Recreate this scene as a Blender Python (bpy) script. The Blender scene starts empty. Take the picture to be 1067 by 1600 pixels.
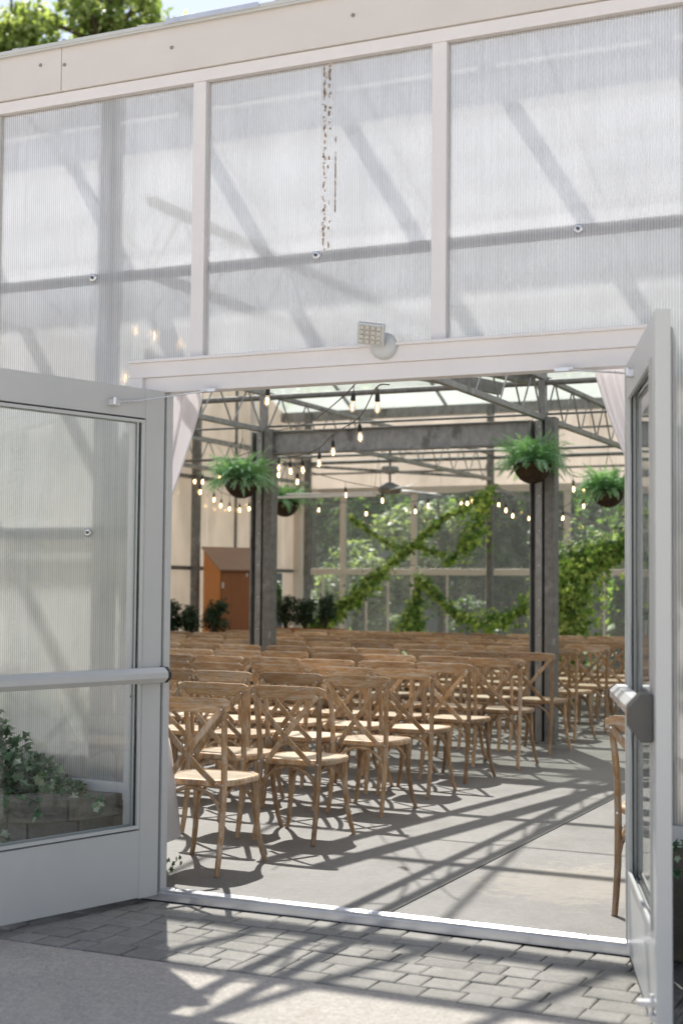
import bpy, math, random
from mathutils import Vector, Matrix, noise
random.seed(7)
PI = math.pi
sc = bpy.context.scene
C = sc.collection
# ------------------------------------------------------------------ mesh helper
class MB:
    def __init__(s): s.v = []; s.f = []; s.sm = []
    def add(s, vs, fs, smooth=False):
        n = len(s.v); s.v += [tuple(v) for v in vs]
        for f in fs: s.f.append(tuple(i + n for i in f)); s.sm.append(smooth)
        return s
    def box(s, x0, x1, y0, y1, z0, z1):
        vs = [(x, y, z) for x in (x0, x1) for y in (y0, y1) for z in (z0, z1)]
        return s.add(vs, [(0, 1, 3, 2), (4, 6, 7, 5), (0, 4, 5, 1), (2, 3, 7, 6), (0, 2, 6, 4), (1, 5, 7, 3)])
    def beam(s, a, b, w, h, up=(0, 0, 1)):
        a = Vector(a); b = Vector(b); d = (b - a).normalized(); r = d.cross(Vector(up)).normalized(); u = r.cross(d)
        vs = [p + r * (w / 2 * i) + u * (h / 2 * j) for p in (a, b) for i in (-1, 1) for j in (-1, 1)]
        return s.add(vs, [(0, 1, 3, 2), (4, 6, 7, 5), (0, 4, 5, 1), (2, 3, 7, 6), (0, 2, 6, 4), (1, 5, 7, 3)])
    def tube(s, pts, r, n=8, sq=1.0, caps=True):
        pts = [Vector(p) for p in pts]; m = len(pts)
        rs = r if isinstance(r, (list, tuple)) else [r] * m
        d0 = (pts[1] - pts[0]).normalized()
        ref = Vector((0, 0, 1)) if abs(d0.z) < .9 else Vector((0, 1, 0))
        u = d0.cross(ref).normalized(); vs = []; fs = []
        for i, p in enumerate(pts):
            d = (pts[min(i + 1, m - 1)] - pts[max(i - 1, 0)]).normalized()
            u = (u - d * u.dot(d)).normalized(); w = d.cross(u)
            for k in range(n):
                a = 2 * PI * k / n
                vs.append(p + (u * math.cos(a) + w * math.sin(a) * sq) * rs[i])
        for i in range(m - 1):
            for k in range(n):
                k2 = (k + 1) % n
                fs.append((i * n + k, i * n + k2, (i + 1) * n + k2, (i + 1) * n + k))
        s.add(vs, fs, True)
        if caps:
            s.add(vs[:n], [tuple(range(n))[::-1]]); s.add(vs[-n:], [tuple(range(n))])
        return s
    def ribbon(s, pts, nor, w, t):
        # flat bar following pts; nor = thickness direction per point
        vs = []; m = len(pts)
        for i, p in enumerate(pts):
            p = Vector(p); d = (Vector(pts[min(i + 1, m - 1)]) - Vector(pts[max(i - 1, 0)])).normalized()
            nn = Vector(nor); nn = (nn - d * nn.dot(d)).normalized(); q = d.cross(nn)
            for (a, b) in ((-.42, -1), (.42, -1), (.5, -.5), (.5, .5), (.42, 1), (-.42, 1), (-.5, .5), (-.5, -.5)):
                vs.append(p + q * (w * a) + nn * (t / 2 * b))
        fs = []
        for i in range(m - 1):
            for k in range(8):
                k2 = (k + 1) % 8; fs.append((i * 8 + k, i * 8 + k2, i * 8 + 8 + k2, i * 8 + 8 + k))
        s.add(vs, fs); s.add(vs[:8], [tuple(range(8))[::-1]]); s.add(vs[-8:], [tuple(range(8))])
        return s
    def lathe(s, c, prof, n=16, axis='z'):
        c = Vector(c); vs = []; fs = []
        for (r, h) in prof:
            for k in range(n):
                a = 2 * PI * k / n
                o = Vector((r * math.cos(a), r * math.sin(a), h))
                if axis == 'y': o = Vector((o.x, o.z, o.y))
                if axis == 'x': o = Vector((o.z, o.x, o.y))
                vs.append(c + o)
        for i in range(len(prof) - 1):
            for k in range(n):
                k2 = (k + 1) % n; fs.append((i * n + k, i * n + k2, (i + 1) * n + k2, (i + 1) * n + k))
        s.add(vs, fs, True)
        if prof[0][0] > 1e-4: s.add(vs[:n], [tuple(range(n))[::-1]])
        if prof[-1][0] > 1e-4: s.add(vs[-n:], [tuple(range(n))])
        return s
    def prism(s, poly, z0, z1):
        n = len(poly); vs = [(x, y, z0) for x, y in poly] + [(x, y, z1) for x, y in poly]
        fs = [tuple(range(n))[::-1], tuple(range(n, 2 * n))] + [(i, (i + 1) % n, n + (i + 1) % n, n + i) for i in range(n)]
        return s.add(vs, fs)
    def leaf(s, p, size, d=None, shape='oval', fold=.25):
        p = Vector(p)
        if d is None: d = Vector((random.gauss(0, 1), random.gauss(0, 1), random.gauss(0, 1)))
        d = d.normalized()
        r = Vector((random.gauss(0, 1), random.gauss(0, 1), random.gauss(0, 1)))
        t = d.cross(r).normalized(); b = d.cross(t)
        if shape == 'ivy':
            pr = [(0, -.15), (.35, -.45), (.28, -.1), (.62, .1), (.3, .25), (.05, .75), (-.3, .25), (-.62, .1), (-.28, -.1), (-.35, -.45)]
            vs = [p + t * (x * size) + b * (y * size) - d * (abs(x) * fold * size) for x, y in pr]
            s.add(vs, [(0, 1, 2, 3, 4, 5), (0, 5, 6, 7, 8, 9)])
        elif shape == 'blade':
            vs = [p - t * (size * .12), p + t * (size * .12), p + b * size]
            s.add(vs, [(0, 1, 2)])
        else:
            vs = [p, p + t * (size * .3) + b * (size * .45) - d * (size * fold * .3), p + b * size, p - t * (size * .3) + b * (size * .45) - d * (size * fold * .3)]
            s.add(vs, [(0, 1, 2), (0, 2, 3)])
    def build(s, name, mat, parent=None, bevel=0, org=None, sub=0):
        me = bpy.data.meshes.new(name)
        o = Vector((0, 0, 0))
        if org is not None: o = Vector(org)
        elif parent is not None:
            o = Vector(ORG.get(parent.name, (0, 0, 0)))
        me.from_pydata([(v[0] - o.x, v[1] - o.y, v[2] - o.z) for v in s.v], [], s.f)
        me.polygons.foreach_set('use_smooth', s.sm)
        me.materials.append(mat); me.update()
        ob = bpy.data.objects.new(name, me); C.objects.link(ob)
        if parent is not None: ob.parent = parent; ORG[ob.name] = o
        elif org is not None: ob.location = o
        if bevel:
            m = ob.modifiers.new('b', 'BEVEL'); m.width = bevel; m.segments = 2; m.limit_method = 'ANGLE'; m.angle_limit = math.radians(50)
        return ob
ORG = {}
def tag(o, label, cat, group=None):
    o['label'] = label; o['category'] = cat
    if group: o['group'] = group
    return o
def thing(name, label, cat, loc=(0, 0, 0), group=None):
    o = bpy.data.objects.new(name, None); C.objects.link(o); o.empty_display_size = .1
    o.location = loc; ORG[o.name] = Vector(loc)
    return tag(o, label, cat, group)
def struct(o): o['kind'] = 'structure'; return o
def copy_tree(o, parent=None, skip=None):
    c = o.copy(); C.objects.link(c)
    if parent is not None: c.parent = parent
    for ch in KIDS.get(o.name, []):
        if not (skip and ch.name.startswith(skip)): copy_tree(ch, c, skip)
    return c
KIDS = {}
def index(o):
    KIDS[o.name] = list(o.children)
    for c in o.children: index(c)
ORDS = 'first second third fourth fifth sixth seventh eighth ninth tenth eleventh twelfth thirteenth fourteenth fifteenth'.split()

# ------------------------------------------------------------------ materials
def newmat(name):
    m = bpy.data.materials.new(name); m.use_nodes = True
    nt = m.node_tree; nt.nodes.clear()
    out = nt.nodes.new('ShaderNodeOutputMaterial')
    return m, nt, out
def N(nt, t, **k):
    n = nt.nodes.new('ShaderNode' + t)
    for a, b in k.items():
        if a.startswith('i_'):
            key = a[2:]; key = int(key) if key.isdigit() else key.replace('_', ' ')
            n.inputs[key].default_value = b
        else: setattr(n, a, b)
    return n
def ramp(nt, src, stops):
    r = nt.nodes.new('ShaderNodeValToRGB'); e = r.color_ramp.elements
    while len(e) < len(stops): e.new(.5)
    for i, (p, c) in enumerate(stops): e[i].position = p; e[i].color = (*c, 1) if len(c) == 3 else c
    nt.links.new(src, r.inputs[0]); return r.outputs[0]
def coords(nt, scale=(1, 1, 1), kind='Object'):
    t = N(nt, 'TexCoord'); m = N(nt, 'Mapping'); m.inputs['Scale'].default_value = scale
    nt.links.new(t.outputs[kind], m.inputs[0]); return m.outputs[0]
def world(nt, scale=(1, 1, 1)):
    g = N(nt, 'NewGeometry'); m = N(nt, 'Mapping'); m.inputs['Scale'].default_value = scale
    nt.links.new(g.outputs['Position'], m.inputs[0]); return m.outputs[0]
def noiset(nt, vec, scale, detail=4, rough=.55, dist=0):
    n = N(nt, 'TexNoise'); n.inputs['Scale'].default_value = scale; n.inputs['Detail'].default_value = detail
    n.inputs['Roughness'].default_value = rough; n.inputs['Distortion'].default_value = dist
    nt.links.new(vec, n.inputs['Vector']); return n.outputs['Fac']
def bump(nt, h, strength=.3, dist=.01):
    b = N(nt, 'Bump'); b.inputs['Strength'].default_value = strength; b.inputs['Distance'].default_value = dist
    nt.links.new(h, b.inputs['Height']); return b.outputs[0]
def mixc(nt, f, a, b, mode='MIX'):
    m = N(nt, 'Mix', data_type='RGBA', blend_type=mode)
    for s, k in ((f, 0), (a, 6), (b, 7)):
        if hasattr(s, 'is_linked') or hasattr(s, 'links'): nt.links.new(s, m.inputs[k])
        else: m.inputs[k].default_value = s if k == 0 else ((*s, 1) if len(s) == 3 else s)
    return m.outputs[2]
def surf(name, ca, cb, scale=8, rough=.5, metal=0, stretch=(1, 1, 1), bs=.15, bd=.004, cc=None, ccov=.62, usew=False, det=6, spec=.5):
    """principled with two-tone noise + optional third patch colour + bump"""
    m, nt, out = newmat(name)
    v = world(nt, stretch) if usew else coords(nt, stretch)
    f = noiset(nt, v, scale, det, .6)
    col = ramp(nt, f, [(.3, ca), (.7, cb)])
    if cc:
        f2 = noiset(nt, v, scale * .37, 8, .65)
        msk = ramp(nt, f2, [(ccov - .05, (0, 0, 0)), (ccov + .05, (1, 1, 1))])
        col = mixc(nt, msk, col, cc)
    p = N(nt, 'BsdfPrincipled'); nt.links.new(col, p.inputs['Base Color'])
    p.inputs['Metallic'].default_value = metal; p.inputs['Specular IOR Level'].default_value = spec
    rr = N(nt, 'MapRange'); rr.inputs[3].default_value = max(.05, rough - .1); rr.inputs[4].default_value = min(1, rough + .12)
    nt.links.new(f, rr.inputs[0]); nt.links.new(rr.outputs[0], p.inputs['Roughness'])
    if bs:
        fb = noiset(nt, v, scale * 4, 5, .6)
        nt.links.new(bump(nt, fb, bs, bd), p.inputs['Normal'])
    nt.links.new(p.outputs[0], out.inputs[0]); return m
def leafmat(name, stops, trans=.4, rough=.5, tm=(1.25, 1.35, .55)):
    m, nt, out = newmat(name)
    g = N(nt, 'NewGeometry'); col = ramp(nt, g.outputs['Random Per Island'], stops)
    p = N(nt, 'BsdfPrincipled'); p.inputs['Roughness'].default_value = rough
    nt.links.new(col, p.inputs['Base Color'])
    t = N(nt, 'BsdfTranslucent'); c2 = mixc(nt, 1.0, col, tm, 'MULTIPLY'); nt.links.new(c2, t.inputs[0])
    x = N(nt, 'MixShader'); x.inputs[0].default_value = trans
    nt.links.new(p.outputs[0], x.inputs[1]); nt.links.new(t.outputs[0], x.inputs[2]); nt.links.new(x.outputs[0], out.inputs[0]); return m
def poly(name, tint, transp, transl, rib=.0127, ribamp=.25, gloss=.12, stain=True, axis=(1, 1, 0), blur=0, trc=(.96, .97, .97)):
    """ribbed twin-wall polycarbonate: part see-through, part light-scattering"""
    m, nt, out = newmat(name)
    v = world(nt)
    d = N(nt, 'VectorMath', operation='DOT_PRODUCT'); d.inputs[1].default_value = axis; nt.links.new(v, d.inputs[0])
    q = N(nt, 'Math', operation='MULTIPLY'); q.inputs[1].default_value = 2 * PI / rib; nt.links.new(d.outputs['Value'], q.inputs[0])
    sn = N(nt, 'Math', operation='SINE'); nt.links.new(q.outputs[0], sn.inputs[0])
    # uneven ribs and grime streaks
    ns = noiset(nt, world(nt, (60, 60, .35)), 1.0, 3, .6)
    ma = N(nt, 'Math', operation='MULTIPLY_ADD'); ma.inputs[1].default_value = ribamp * .5; ma.inputs[2].default_value = 0
    nt.links.new(sn.outputs[0], ma.inputs[0])
    mb = N(nt, 'Math', operation='MULTIPLY_ADD'); mb.inputs[1].default_value = .34 if ribamp > .1 else .12; mb.inputs[2].default_value = transp - (.17 if ribamp > .1 else .06)
    nt.links.new(ns, mb.inputs[0])
    fac = N(nt, 'Math', operation='ADD', use_clamp=True); nt.links.new(ma.outputs[0], fac.inputs[0]); nt.links.new(mb.outputs[0], fac.inputs[1])
    dirt = noiset(nt, world(nt, (1.3, 1.3, .7)), 1.4, 6, .65)
    col = mixc(nt, 1.0, tint, ramp(nt, dirt, [(.3, (.80, .80, .79)), (.65, (1, 1, 1))]), 'MULTIPLY')
    tl = N(nt, 'BsdfTranslucent'); nt.links.new(col, tl.inputs[0])
    df = N(nt, 'BsdfDiffuse'); nt.links.new(col, df.inputs[0])
    a = N(nt, 'MixShader'); a.inputs[0].default_value = transl; nt.links.new(df.outputs[0], a.inputs[1]); nt.links.new(tl.outputs[0], a.inputs[2])
    tr = N(nt, 'BsdfTransparent'); tr.inputs[0].default_value = (*trc, 1)
    see = tr
    if blur:
        rfr = N(nt, 'BsdfRefraction'); rfr.inputs['Roughness'].default_value = .25; rfr.inputs['IOR'].default_value = 1.18; rfr.inputs[0].default_value = (.97, .97, .98, 1)
        see = N(nt, 'MixShader'); see.inputs[0].default_value = blur; nt.links.new(tr.outputs[0], see.inputs[1]); nt.links.new(rfr.outputs[0], see.inputs[2])
    b = N(nt, 'MixShader'); nt.links.new(fac.outputs[0], b.inputs[0]); nt.links.new(a.outputs[0], b.inputs[1]); nt.links.new(see.outputs[0], b.inputs[2])
    gl = N(nt, 'BsdfGlossy'); gl.inputs['Roughness'].default_value = .12
    nt.links.new(bump(nt, sn.outputs[0], .15, .001), gl.inputs['Normal'])
    lw = N(nt, 'LayerWeight'); lw.inputs[0].default_value = .5
    pw = N(nt, 'Math', operation='POWER'); pw.inputs[1].default_value = 4; nt.links.new(lw.outputs['Facing'], pw.inputs[0])
    sc_ = N(nt, 'Math', operation='MULTIPLY_ADD'); sc_.inputs[1].default_value = .5; sc_.inputs[2].default_value = gloss * .4; nt.links.new(pw.outputs[0], sc_.inputs[0])
    c = N(nt, 'MixShader'); nt.links.new(sc_.outputs[0], c.inputs[0]); nt.links.new(b.outputs[0], c.inputs[1]); nt.links.new(gl.outputs[0], c.inputs[2])
    nt.links.new(c.outputs[0], out.inputs[0]); return m
def glassmat(name, tint=(.95, .97, .96), base=.05, film=.03):
    m, nt, out = newmat(name)
    tr = N(nt, 'BsdfTransparent'); tr.inputs[0].default_value = (*tint, 1)
    gl = N(nt, 'BsdfGlossy'); gl.inputs['Roughness'].default_value = .01
    wv = noiset(nt, world(nt, (1, 1, 1)), 1.2, 1, .4); nt.links.new(bump(nt, wv, .25, .02), gl.inputs['Normal'])
    lw = N(nt, 'LayerWeight'); lw.inputs[0].default_value = .5
    pw = N(nt, 'Math', operation='POWER'); pw.inputs[1].default_value = 5; nt.links.new(lw.outputs['Facing'], pw.inputs[0])
    s = N(nt, 'Math', operation='MULTIPLY_ADD', use_clamp=True); s.inputs[1].default_value = .9; s.inputs[2].default_value = base; nt.links.new(pw.outputs[0], s.inputs[0])
    df = N(nt, 'BsdfTranslucent'); df.inputs[0].default_value = (.8, .82, .8, 1)
    x0 = N(nt, 'MixShader'); x0.inputs[0].default_value = film; nt.links.new(tr.outputs[0], x0.inputs[1]); nt.links.new(df.outputs[0], x0.inputs[2])
    x = N(nt, 'MixShader'); nt.links.new(s.outputs[0], x.inputs[0]); nt.links.new(x0.outputs[0], x.inputs[1]); nt.links.new(gl.outputs[0], x.inputs[2])
    nt.links.new(x.outputs[0], out.inputs[0]); return m

M = {}
M['white'] = surf('white_frame', (.765, .735, .73), (.81, .78, .775), 5, .38, bs=.04, cc=(.62, .57, .54), ccov=.70)
M['fascia'] = surf('fascia_metal', (.68, .635, .60), (.72, .68, .645), 2.2, .45, bs=.05, stretch=(1, 1, 2), cc=(.655, .60, .55), ccov=.60)
M['alu'] = surf('door_aluminium', (.56, .575, .565), (.60, .61, .60), 3, .34, metal=.0, bs=.03)
M['bare'] = surf('bare_aluminium', (.72, .72, .74), (.82, .82, .84), 9, .3, metal=.75, bs=.1, stretch=(1, 8, 1))
M['gasket'] = surf('rubber_gasket', (.02, .02, .025), (.04, .04, .05), 20, .6, bs=0)
M['darkplastic'] = surf('dark_grey_plastic', (.075, .075, .07), (.10, .10, .09), 10, .45, bs=.05)
M['steel'] = surf('galvanised_steel', (.24, .24, .235), (.40, .40, .39), 14, .5, metal=.35, bs=.08, stretch=(1, 1, .6), cc=(.17, .165, .155), ccov=.60)
M['steeldark'] = surf('weathered_steel', (.15, .15, .145), (.27, .265, .255), 16, .55, metal=.3, bs=.08, cc=(.36, .355, .34), ccov=.62)
M['cream'] = surf('cream_mullion', (.76, .67, .585), (.82, .73, .65), 6, .5, bs=.05)
M['poly'] = poly('polycarbonate_front', (.95, .945, .95), .46, .48, ribamp=.34, gloss=.24, blur=.6)
M['polyside'] = poly('polycarbonate_side', (.78, .705, .63), .06, .68, rib=.03, ribamp=.05, gloss=.08)
M['polyback'] = poly('polycarbonate_gable', (.80, .735, .67), .10, .70, rib=.05, ribamp=.1, gloss=.08)
M['polyroof'] = poly('roof_glazing', (.90, .91, .93), .74, .75, rib=.05, ribamp=.0, gloss=.03, axis=(1, 0, 0))
M['polyrear'] = poly('rear_roof_glazing', (.74, .77, .75), .66, .6, rib=.05, ribamp=.0, gloss=.02, axis=(1, 0, 0), trc=(.84, .87, .85))
M['glass'] = glassmat('door_glass', base=.055, film=.006)
M['winglass'] = glassmat('window_glass', base=.03, film=.02)
M['cloth'] = surf('white_cloth', (.80, .78, .79), (.85, .84, .86), 30, .85, bs=.1, bd=.001)
M['coco'] = surf('coco_liner', (.035, .02, .008), (.085, .05, .02), 40, .95, bs=.8, bd=.01)
M['wire'] = surf('black_wire', (.012, .012, .012), (.03, .03, .03), 20, .5, bs=0)
M['socket'] = surf('black_socket', (.015, .015, .015), (.03, .03, .028), 20, .45, bs=0)
M['cabside'] = surf('sunlit_side_wood', (.50, .17, .03), (.62, .24, .05), 3, .5, stretch=(4, 4, .6), bs=.1)  # sunlight on the cabinet side painted in as a brighter orange
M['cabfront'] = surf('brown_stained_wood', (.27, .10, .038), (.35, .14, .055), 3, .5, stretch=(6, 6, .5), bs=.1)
M['cabtop'] = surf('brown_wood_top', (.25, .135, .08), (.31, .17, .10), 3, .45, stretch=(.6, 6, 1), bs=.1)
M['planter'] = surf('cedar_planter', (.40, .15, .05), (.52, .22, .08), 4, .6, stretch=(1, 8, 8), bs=.15)
M['bark'] = surf('bark', (.07, .05, .035), (.15, .115, .08), 12, .9, stretch=(1, 1, .3), bs=.6, bd=.02)
M['stem'] = surf('green_stem', (.06, .08, .03), (.12, .11, .05), 20, .7, bs=.1)
M['paving'] = None
M['soil'] = surf('soil', (.03, .022, .015), (.06, .045, .03), 20, .95, bs=.6)
M['red'] = leafmat('red_petals', [(0, (.5, .02, .02)), (1, (.75, .08, .06))], .3)
M['leafsun'] = leafmat('maple_leaves', [(0, (.13, .19, .06)), (.5, (.29, .36, .13)), (1, (.62, .65, .36))], .45)
M['leafvine'] = leafmat('vine_leaves', [(0, (.05, .13, .03)), (.45, (.22, .36, .08)), (1, (.66, .74, .28))], .55)
M['leafdark'] = leafmat('conifer_sprays', [(0, (.02, .05, .018)), (.6, (.045, .10, .03)), (1, (.10, .17, .05))], .3, .6)
M['leafhedge'] = leafmat('broad_leaves', [(0, (.035, .085, .025)), (.6, (.10, .19, .05)), (1, (.30, .40, .14))], .42)
M['leafpale'] = leafmat('pale_leaves', [(0, (.12, .17, .08)), (.6, (.24, .30, .16)), (1, (.42, .46, .30))], .4)
M['leafshrub'] = leafmat('shrub_leaves', [(0, (.012, .035, .018)), (.6, (.03, .07, .03)), (1, (.07, .12, .05))], .25)
M['ivy'] = leafmat('ivy_leaves', [(0, (.04, .10, .045)), (.5, (.10, .20, .09)), (.75, (.22, .34, .18)), (1, (.58, .62, .48))], .25, .38)
M['fern'] = leafmat('fern_fronds', [(0, (.16, .33, .22)), (.5, (.33, .55, .39)), (1, (.52, .72, .56))], .45)

def chairwood(name, light=False, sc3=None):
    m, nt, out = newmat(name)
    tc = N(nt, 'TexCoord'); oi = N(nt, 'ObjectInfo')
    off = N(nt, 'VectorMath', operation='SCALE'); off.inputs[0].default_value = (7, 5, 9); nt.links.new(oi.outputs['Random'], off.inputs['Scale'])
    ad = N(nt, 'VectorMath', operation='ADD'); nt.links.new(tc.outputs['Object'], ad.inputs[0]); nt.links.new(off.outputs[0], ad.inputs[1])
    mp = N(nt, 'Mapping'); mp.inputs['Scale'].default_value = sc3 or ((1, 5, 2.2) if light else (2.2, 2.2, .6)); nt.links.new(ad.outputs[0], mp.inputs[0])
    v = mp.outputs[0]
    f = noiset(nt, v, 16, 6, .65, .6)
    if light: col = ramp(nt, f, [(.3, (.47, .35, .21)), (.7, (.64, .50, .33))])
    else: col = ramp(nt, f, [(.25, (.29, .155, .068)), (.5, (.48, .285, .135)), (.75, (.60, .41, .22))])
    f2 = noiset(nt, v, 13, 9, .78, 1.0)
    k = ramp(nt, f2, [(.47, (0, 0, 0)), (.62, (.85, .85, .85))])
    col = mixc(nt, k, col, (.62, .545, .45))
    f3 = noiset(nt, v, 4, 3, .5); k3 = ramp(nt, f3, [(.35, (.72, .72, .72)), (.65, (1.1, 1.1, 1.1))])
    col = mixc(nt, 1.0, col, k3, 'MULTIPLY')
    wn = N(nt, 'TexWhiteNoise', noise_dimensions='1D'); nt.links.new(oi.outputs['Random'], wn.inputs['W'])
    col = mixc(nt, 1.0, col, ramp(nt, wn.outputs['Value'], [(0, (.68, .66, .64)), (.5, (1, 1, 1)), (1, (1.26, 1.30, 1.36))]), 'MULTIPLY')
    p = N(nt, 'BsdfPrincipled'); nt.links.new(col, p.inputs['Base Color']); p.inputs['Roughness'].default_value = .40
    nt.links.new(bump(nt, f2, .25, .002), p.inputs['Normal']); nt.links.new(p.outputs[0], out.inputs[0]); return m
M['chair'] = chairwood('limed_bentwood'); M['chairrail'] = chairwood('limed_top_rail', False, (.5, 2.5, 3.2)); M['chairseat'] = chairwood('pale_seat_panel', True)

def floormat():
    m, nt, out = newmat('interior_concrete'); v = world(nt)
    f = noiset(nt, v, 3.2, 8, .6); g = noiset(nt, v, 85, 5, .75); h = noiset(nt, v, .55, 5, .55)
    col = ramp(nt, f, [(.3, (.165, .158, .15)), (.7, (.215, .206, .196))])
    col = mixc(nt, 1.0, col, ramp(nt, g, [(.3, (.72, .72, .72)), (.7, (1.2, 1.2, 1.19))]), 'MULTIPLY')
    # worn, dusty patches with ragged edges
    sp = N(nt, 'SeparateXYZ'); nt.links.new(v, sp.inputs[0])
    def blob(cx, cy, rx, ry):
        a = N(nt, 'Mapping'); a.inputs['Location'].default_value = (-cx / rx, -cy / ry, 0); a.inputs['Scale'].default_value = (1 / rx, 1 / ry, 0); nt.links.new(v, a.inputs[0])
        l = N(nt, 'VectorMath', operation='LENGTH'); nt.links.new(a.outputs[0], l.inputs[0]); return l.outputs['Value']
    b = blob(1.75, 1.0, .55, .62)
    ng = noiset(nt, v, 9, 8, .7)
    s = N(nt, 'Math', operation='MULTIPLY_ADD'); s.inputs[1].default_value = 2.6; s.inputs[2].default_value = -1.3; nt.links.new(ng, s.inputs[0])
    t = N(nt, 'Math', operation='ADD'); nt.links.new(b, t.inputs[0]); nt.links.new(s.outputs[0], t.inputs[1])
    k = ramp(nt, t.outputs[0], [(.55, (.8, .8, .8)), (.85, (0, 0, 0))])
    col = mixc(nt, k, col, (.27, .24, .205))
    ng2 = noiset(nt, v, 1.9, 9, .72); k2 = ramp(nt, ng2, [(.62, (0, 0, 0)), (.68, (.6, .6, .6))])
    col = mixc(nt, k2, col, (.255, .228, .20))
    k3 = ramp(nt, h, [(.35, (.80, .80, .80)), (.65, (1.10, 1.09, 1.07))]); col = mixc(nt, 1.0, col, k3, 'MULTIPLY')
    f7 = noiset(nt, v, 22, 8, .75); col = mixc(nt, 1.0, col, ramp(nt, f7, [(.35, (.84, .84, .84)), (.65, (1.12, 1.11, 1.10))]), 'MULTIPLY')
    p = N(nt, 'BsdfPrincipled'); nt.links.new(col, p.inputs['Base Color'])
    rr = ramp(nt, f, [(.3, (.45, .45, .45)), (.7, (.65, .65, .65))]); nt.links.new(rr, p.inputs['Roughness'])
    nt.links.new(bump(nt, g, .25, .003), p.inputs['Normal']); nt.links.new(p.outputs[0], out.inputs[0]); return m
def walkmat():
    m, nt, out = newmat('aggregate_concrete'); v = world(nt)
    f = noiset(nt, v, 1.1, 6, .6); g = noiset(nt, v, 55, 6, .75); w = N(nt, 'TexVoronoi'); w.inputs['Scale'].default_value = 90; nt.links.new(v, w.inputs['Vector'])
    col = ramp(nt, f, [(.3, (.45, .415, .37)), (.7, (.53, .49, .44))])
    col = mixc(nt, 1.0, col, ramp(nt, g, [(.3, (.70, .70, .71)), (.7, (1.24, 1.23, 1.20))]), 'MULTIPLY')
    wd = ramp(nt, w.outputs['Distance'], [(.1, (1.12, 1.12, 1.12)), (.6, (.86, .86, .86))]); col = mixc(nt, 1.0, col, wd, 'MULTIPLY')
    f5 = noiset(nt, v, 2.6, 8, .7); col = mixc(nt, ramp(nt, f5, [(.62, (0, 0, 0)), (.75, (.55, .55, .55))]), col, (.33, .25, .17))
    p = N(nt, 'BsdfPrincipled'); nt.links.new(col, p.inputs['Base Color']); p.inputs['Roughness'].default_value = .85
    nt.links.new(bump(nt, g, .5, .004), p.inputs['Normal']); nt.links.new(p.outputs[0], out.inputs[0]); return m
def stonemat(name, a, b):
    m, nt, out = newmat(name); v = world(nt)
    gi = N(nt, 'NewGeometry'); g = noiset(nt, v, 60, 6, .7); f = noiset(nt, v, 6, 6, .65)
    col = ramp(nt, gi.outputs['Random Per Island'], [(0, a), (1, b)])
    col = mixc(nt, 1.0, col, ramp(nt, g, [(.3, (.78, .78, .78)), (.7, (1.15, 1.15, 1.15))]), 'MULTIPLY')
    col = mixc(nt, 1.0, col, ramp(nt, f, [(.3, (.8, .8, .78)), (.7, (1.1, 1.1, 1.1))]), 'MULTIPLY')
    p = N(nt, 'BsdfPrincipled'); nt.links.new(col, p.inputs['Base Color']); p.inputs['Roughness'].default_value = .85
    nt.links.new(bump(nt, g, .6, .006), p.inputs['Normal']); nt.links.new(p.outputs[0], out.inputs[0]); return m
M['floor'] = floormat(); M['walk'] = walkmat()
M['paver'] = stonemat('grey_pavers', (.25, .24, .22), (.335, .32, .295))
M['sand'] = surf('joint_sand', (.09, .082, .07), (.15, .14, .12), 30, .95, bs=.4, usew=True, cc=(.05, .07, .02), ccov=.66)
M['stone'] = stonemat('retaining_wall_stone', (.22, .20, .17), (.33, .30, .255))
M['lawn'] = surf('lawn', (.035, .06, .018), (.075, .11, .035), 3, .95, bs=.6, bd=.03, usew=True)

# ------------------------------------------------------------------ ground
FX0, FX1, BY = -6.9, 8.75, 15.2          # greenhouse footprint, front wall on Y = 0
struct(MB().box(-220, 220, -220, 220, -.5, -.075).build('lawn', M['lawn']))
struct(MB().box(-60, 60, -60, -1.0, -.3, -.046).build('concrete_walk', M['walk'], bevel=.004))  # unseen foreground widened so sunlit concrete bounces light onto the front wall
mb = MB()
mb.box(FX0, 1.18, 0.0, BY, -.25, 0); mb.box(1.19, FX1, 0.0, BY, -.25, 0); mb.box(1.18, 1.19, 0.0, BY, -.25, -.012)
struct(mb.build('concrete_floor', M['floor'], bevel=.002))
struct(MB().box(FX0, FX1 + 2, -1.0, -.001, -.3, -.062).build('paver_bed', M['sand']))
mb = MB(); y = -.988; row = 0
while y < -.08:
    d = random.choice([.112, .125, .14, .152]);
    if y + d > -.07: d = -.068 - y
    if d < .05: break
    x = FX0 + random.random() * .2
    while x < 7.5:
        w = random.choice([.105, .13, .155, .185, .205]); g = random.uniform(.0010, .0028)
        zz = -.046 + random.uniform(-.0018, .0018); jx = random.uniform(-.0015, .0015)
        x0, x1, y0, y1 = x + g, x + w - g + jx, y + g, y + d - g
        c = .009; t1 = random.uniform(-.0018, .0018); t2 = random.uniform(-.0018, .0018)
        def cy(xx): return .004 * math.sin(xx * 3 + row)
        top = [(x0 + c, y0 + c, zz + t1), (x1 - c, y0 + c, zz + t2), (x1 - c, y1 - c, zz - t1), (x0 + c, y1 - c, zz - t2)]
        mid = [(x0, y0 + .003, zz - .003), (x1, y0, zz - .003), (x1 - .002, y1, zz - .003), (x0 + .002, y1 - .002, zz - .003)]
        bot = [(a, b, zz - .03) for a, b, _ in mid]
        vs = [(a, b + cy(a), e) for a, b, e in top + mid + bot]
        fs = [(0, 1, 2, 3)] + [(i + 4, (i + 1) % 4 + 4, (i + 1) % 4, i) for i in range(4)] + [(i + 8, (i + 1) % 4 + 8, (i + 1) % 4 + 4, i + 4) for i in range(4)]
        mb.add(vs, fs); x += w
    y += d; row += 1
struct(mb.build('paver_path', M['paver']))

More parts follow.
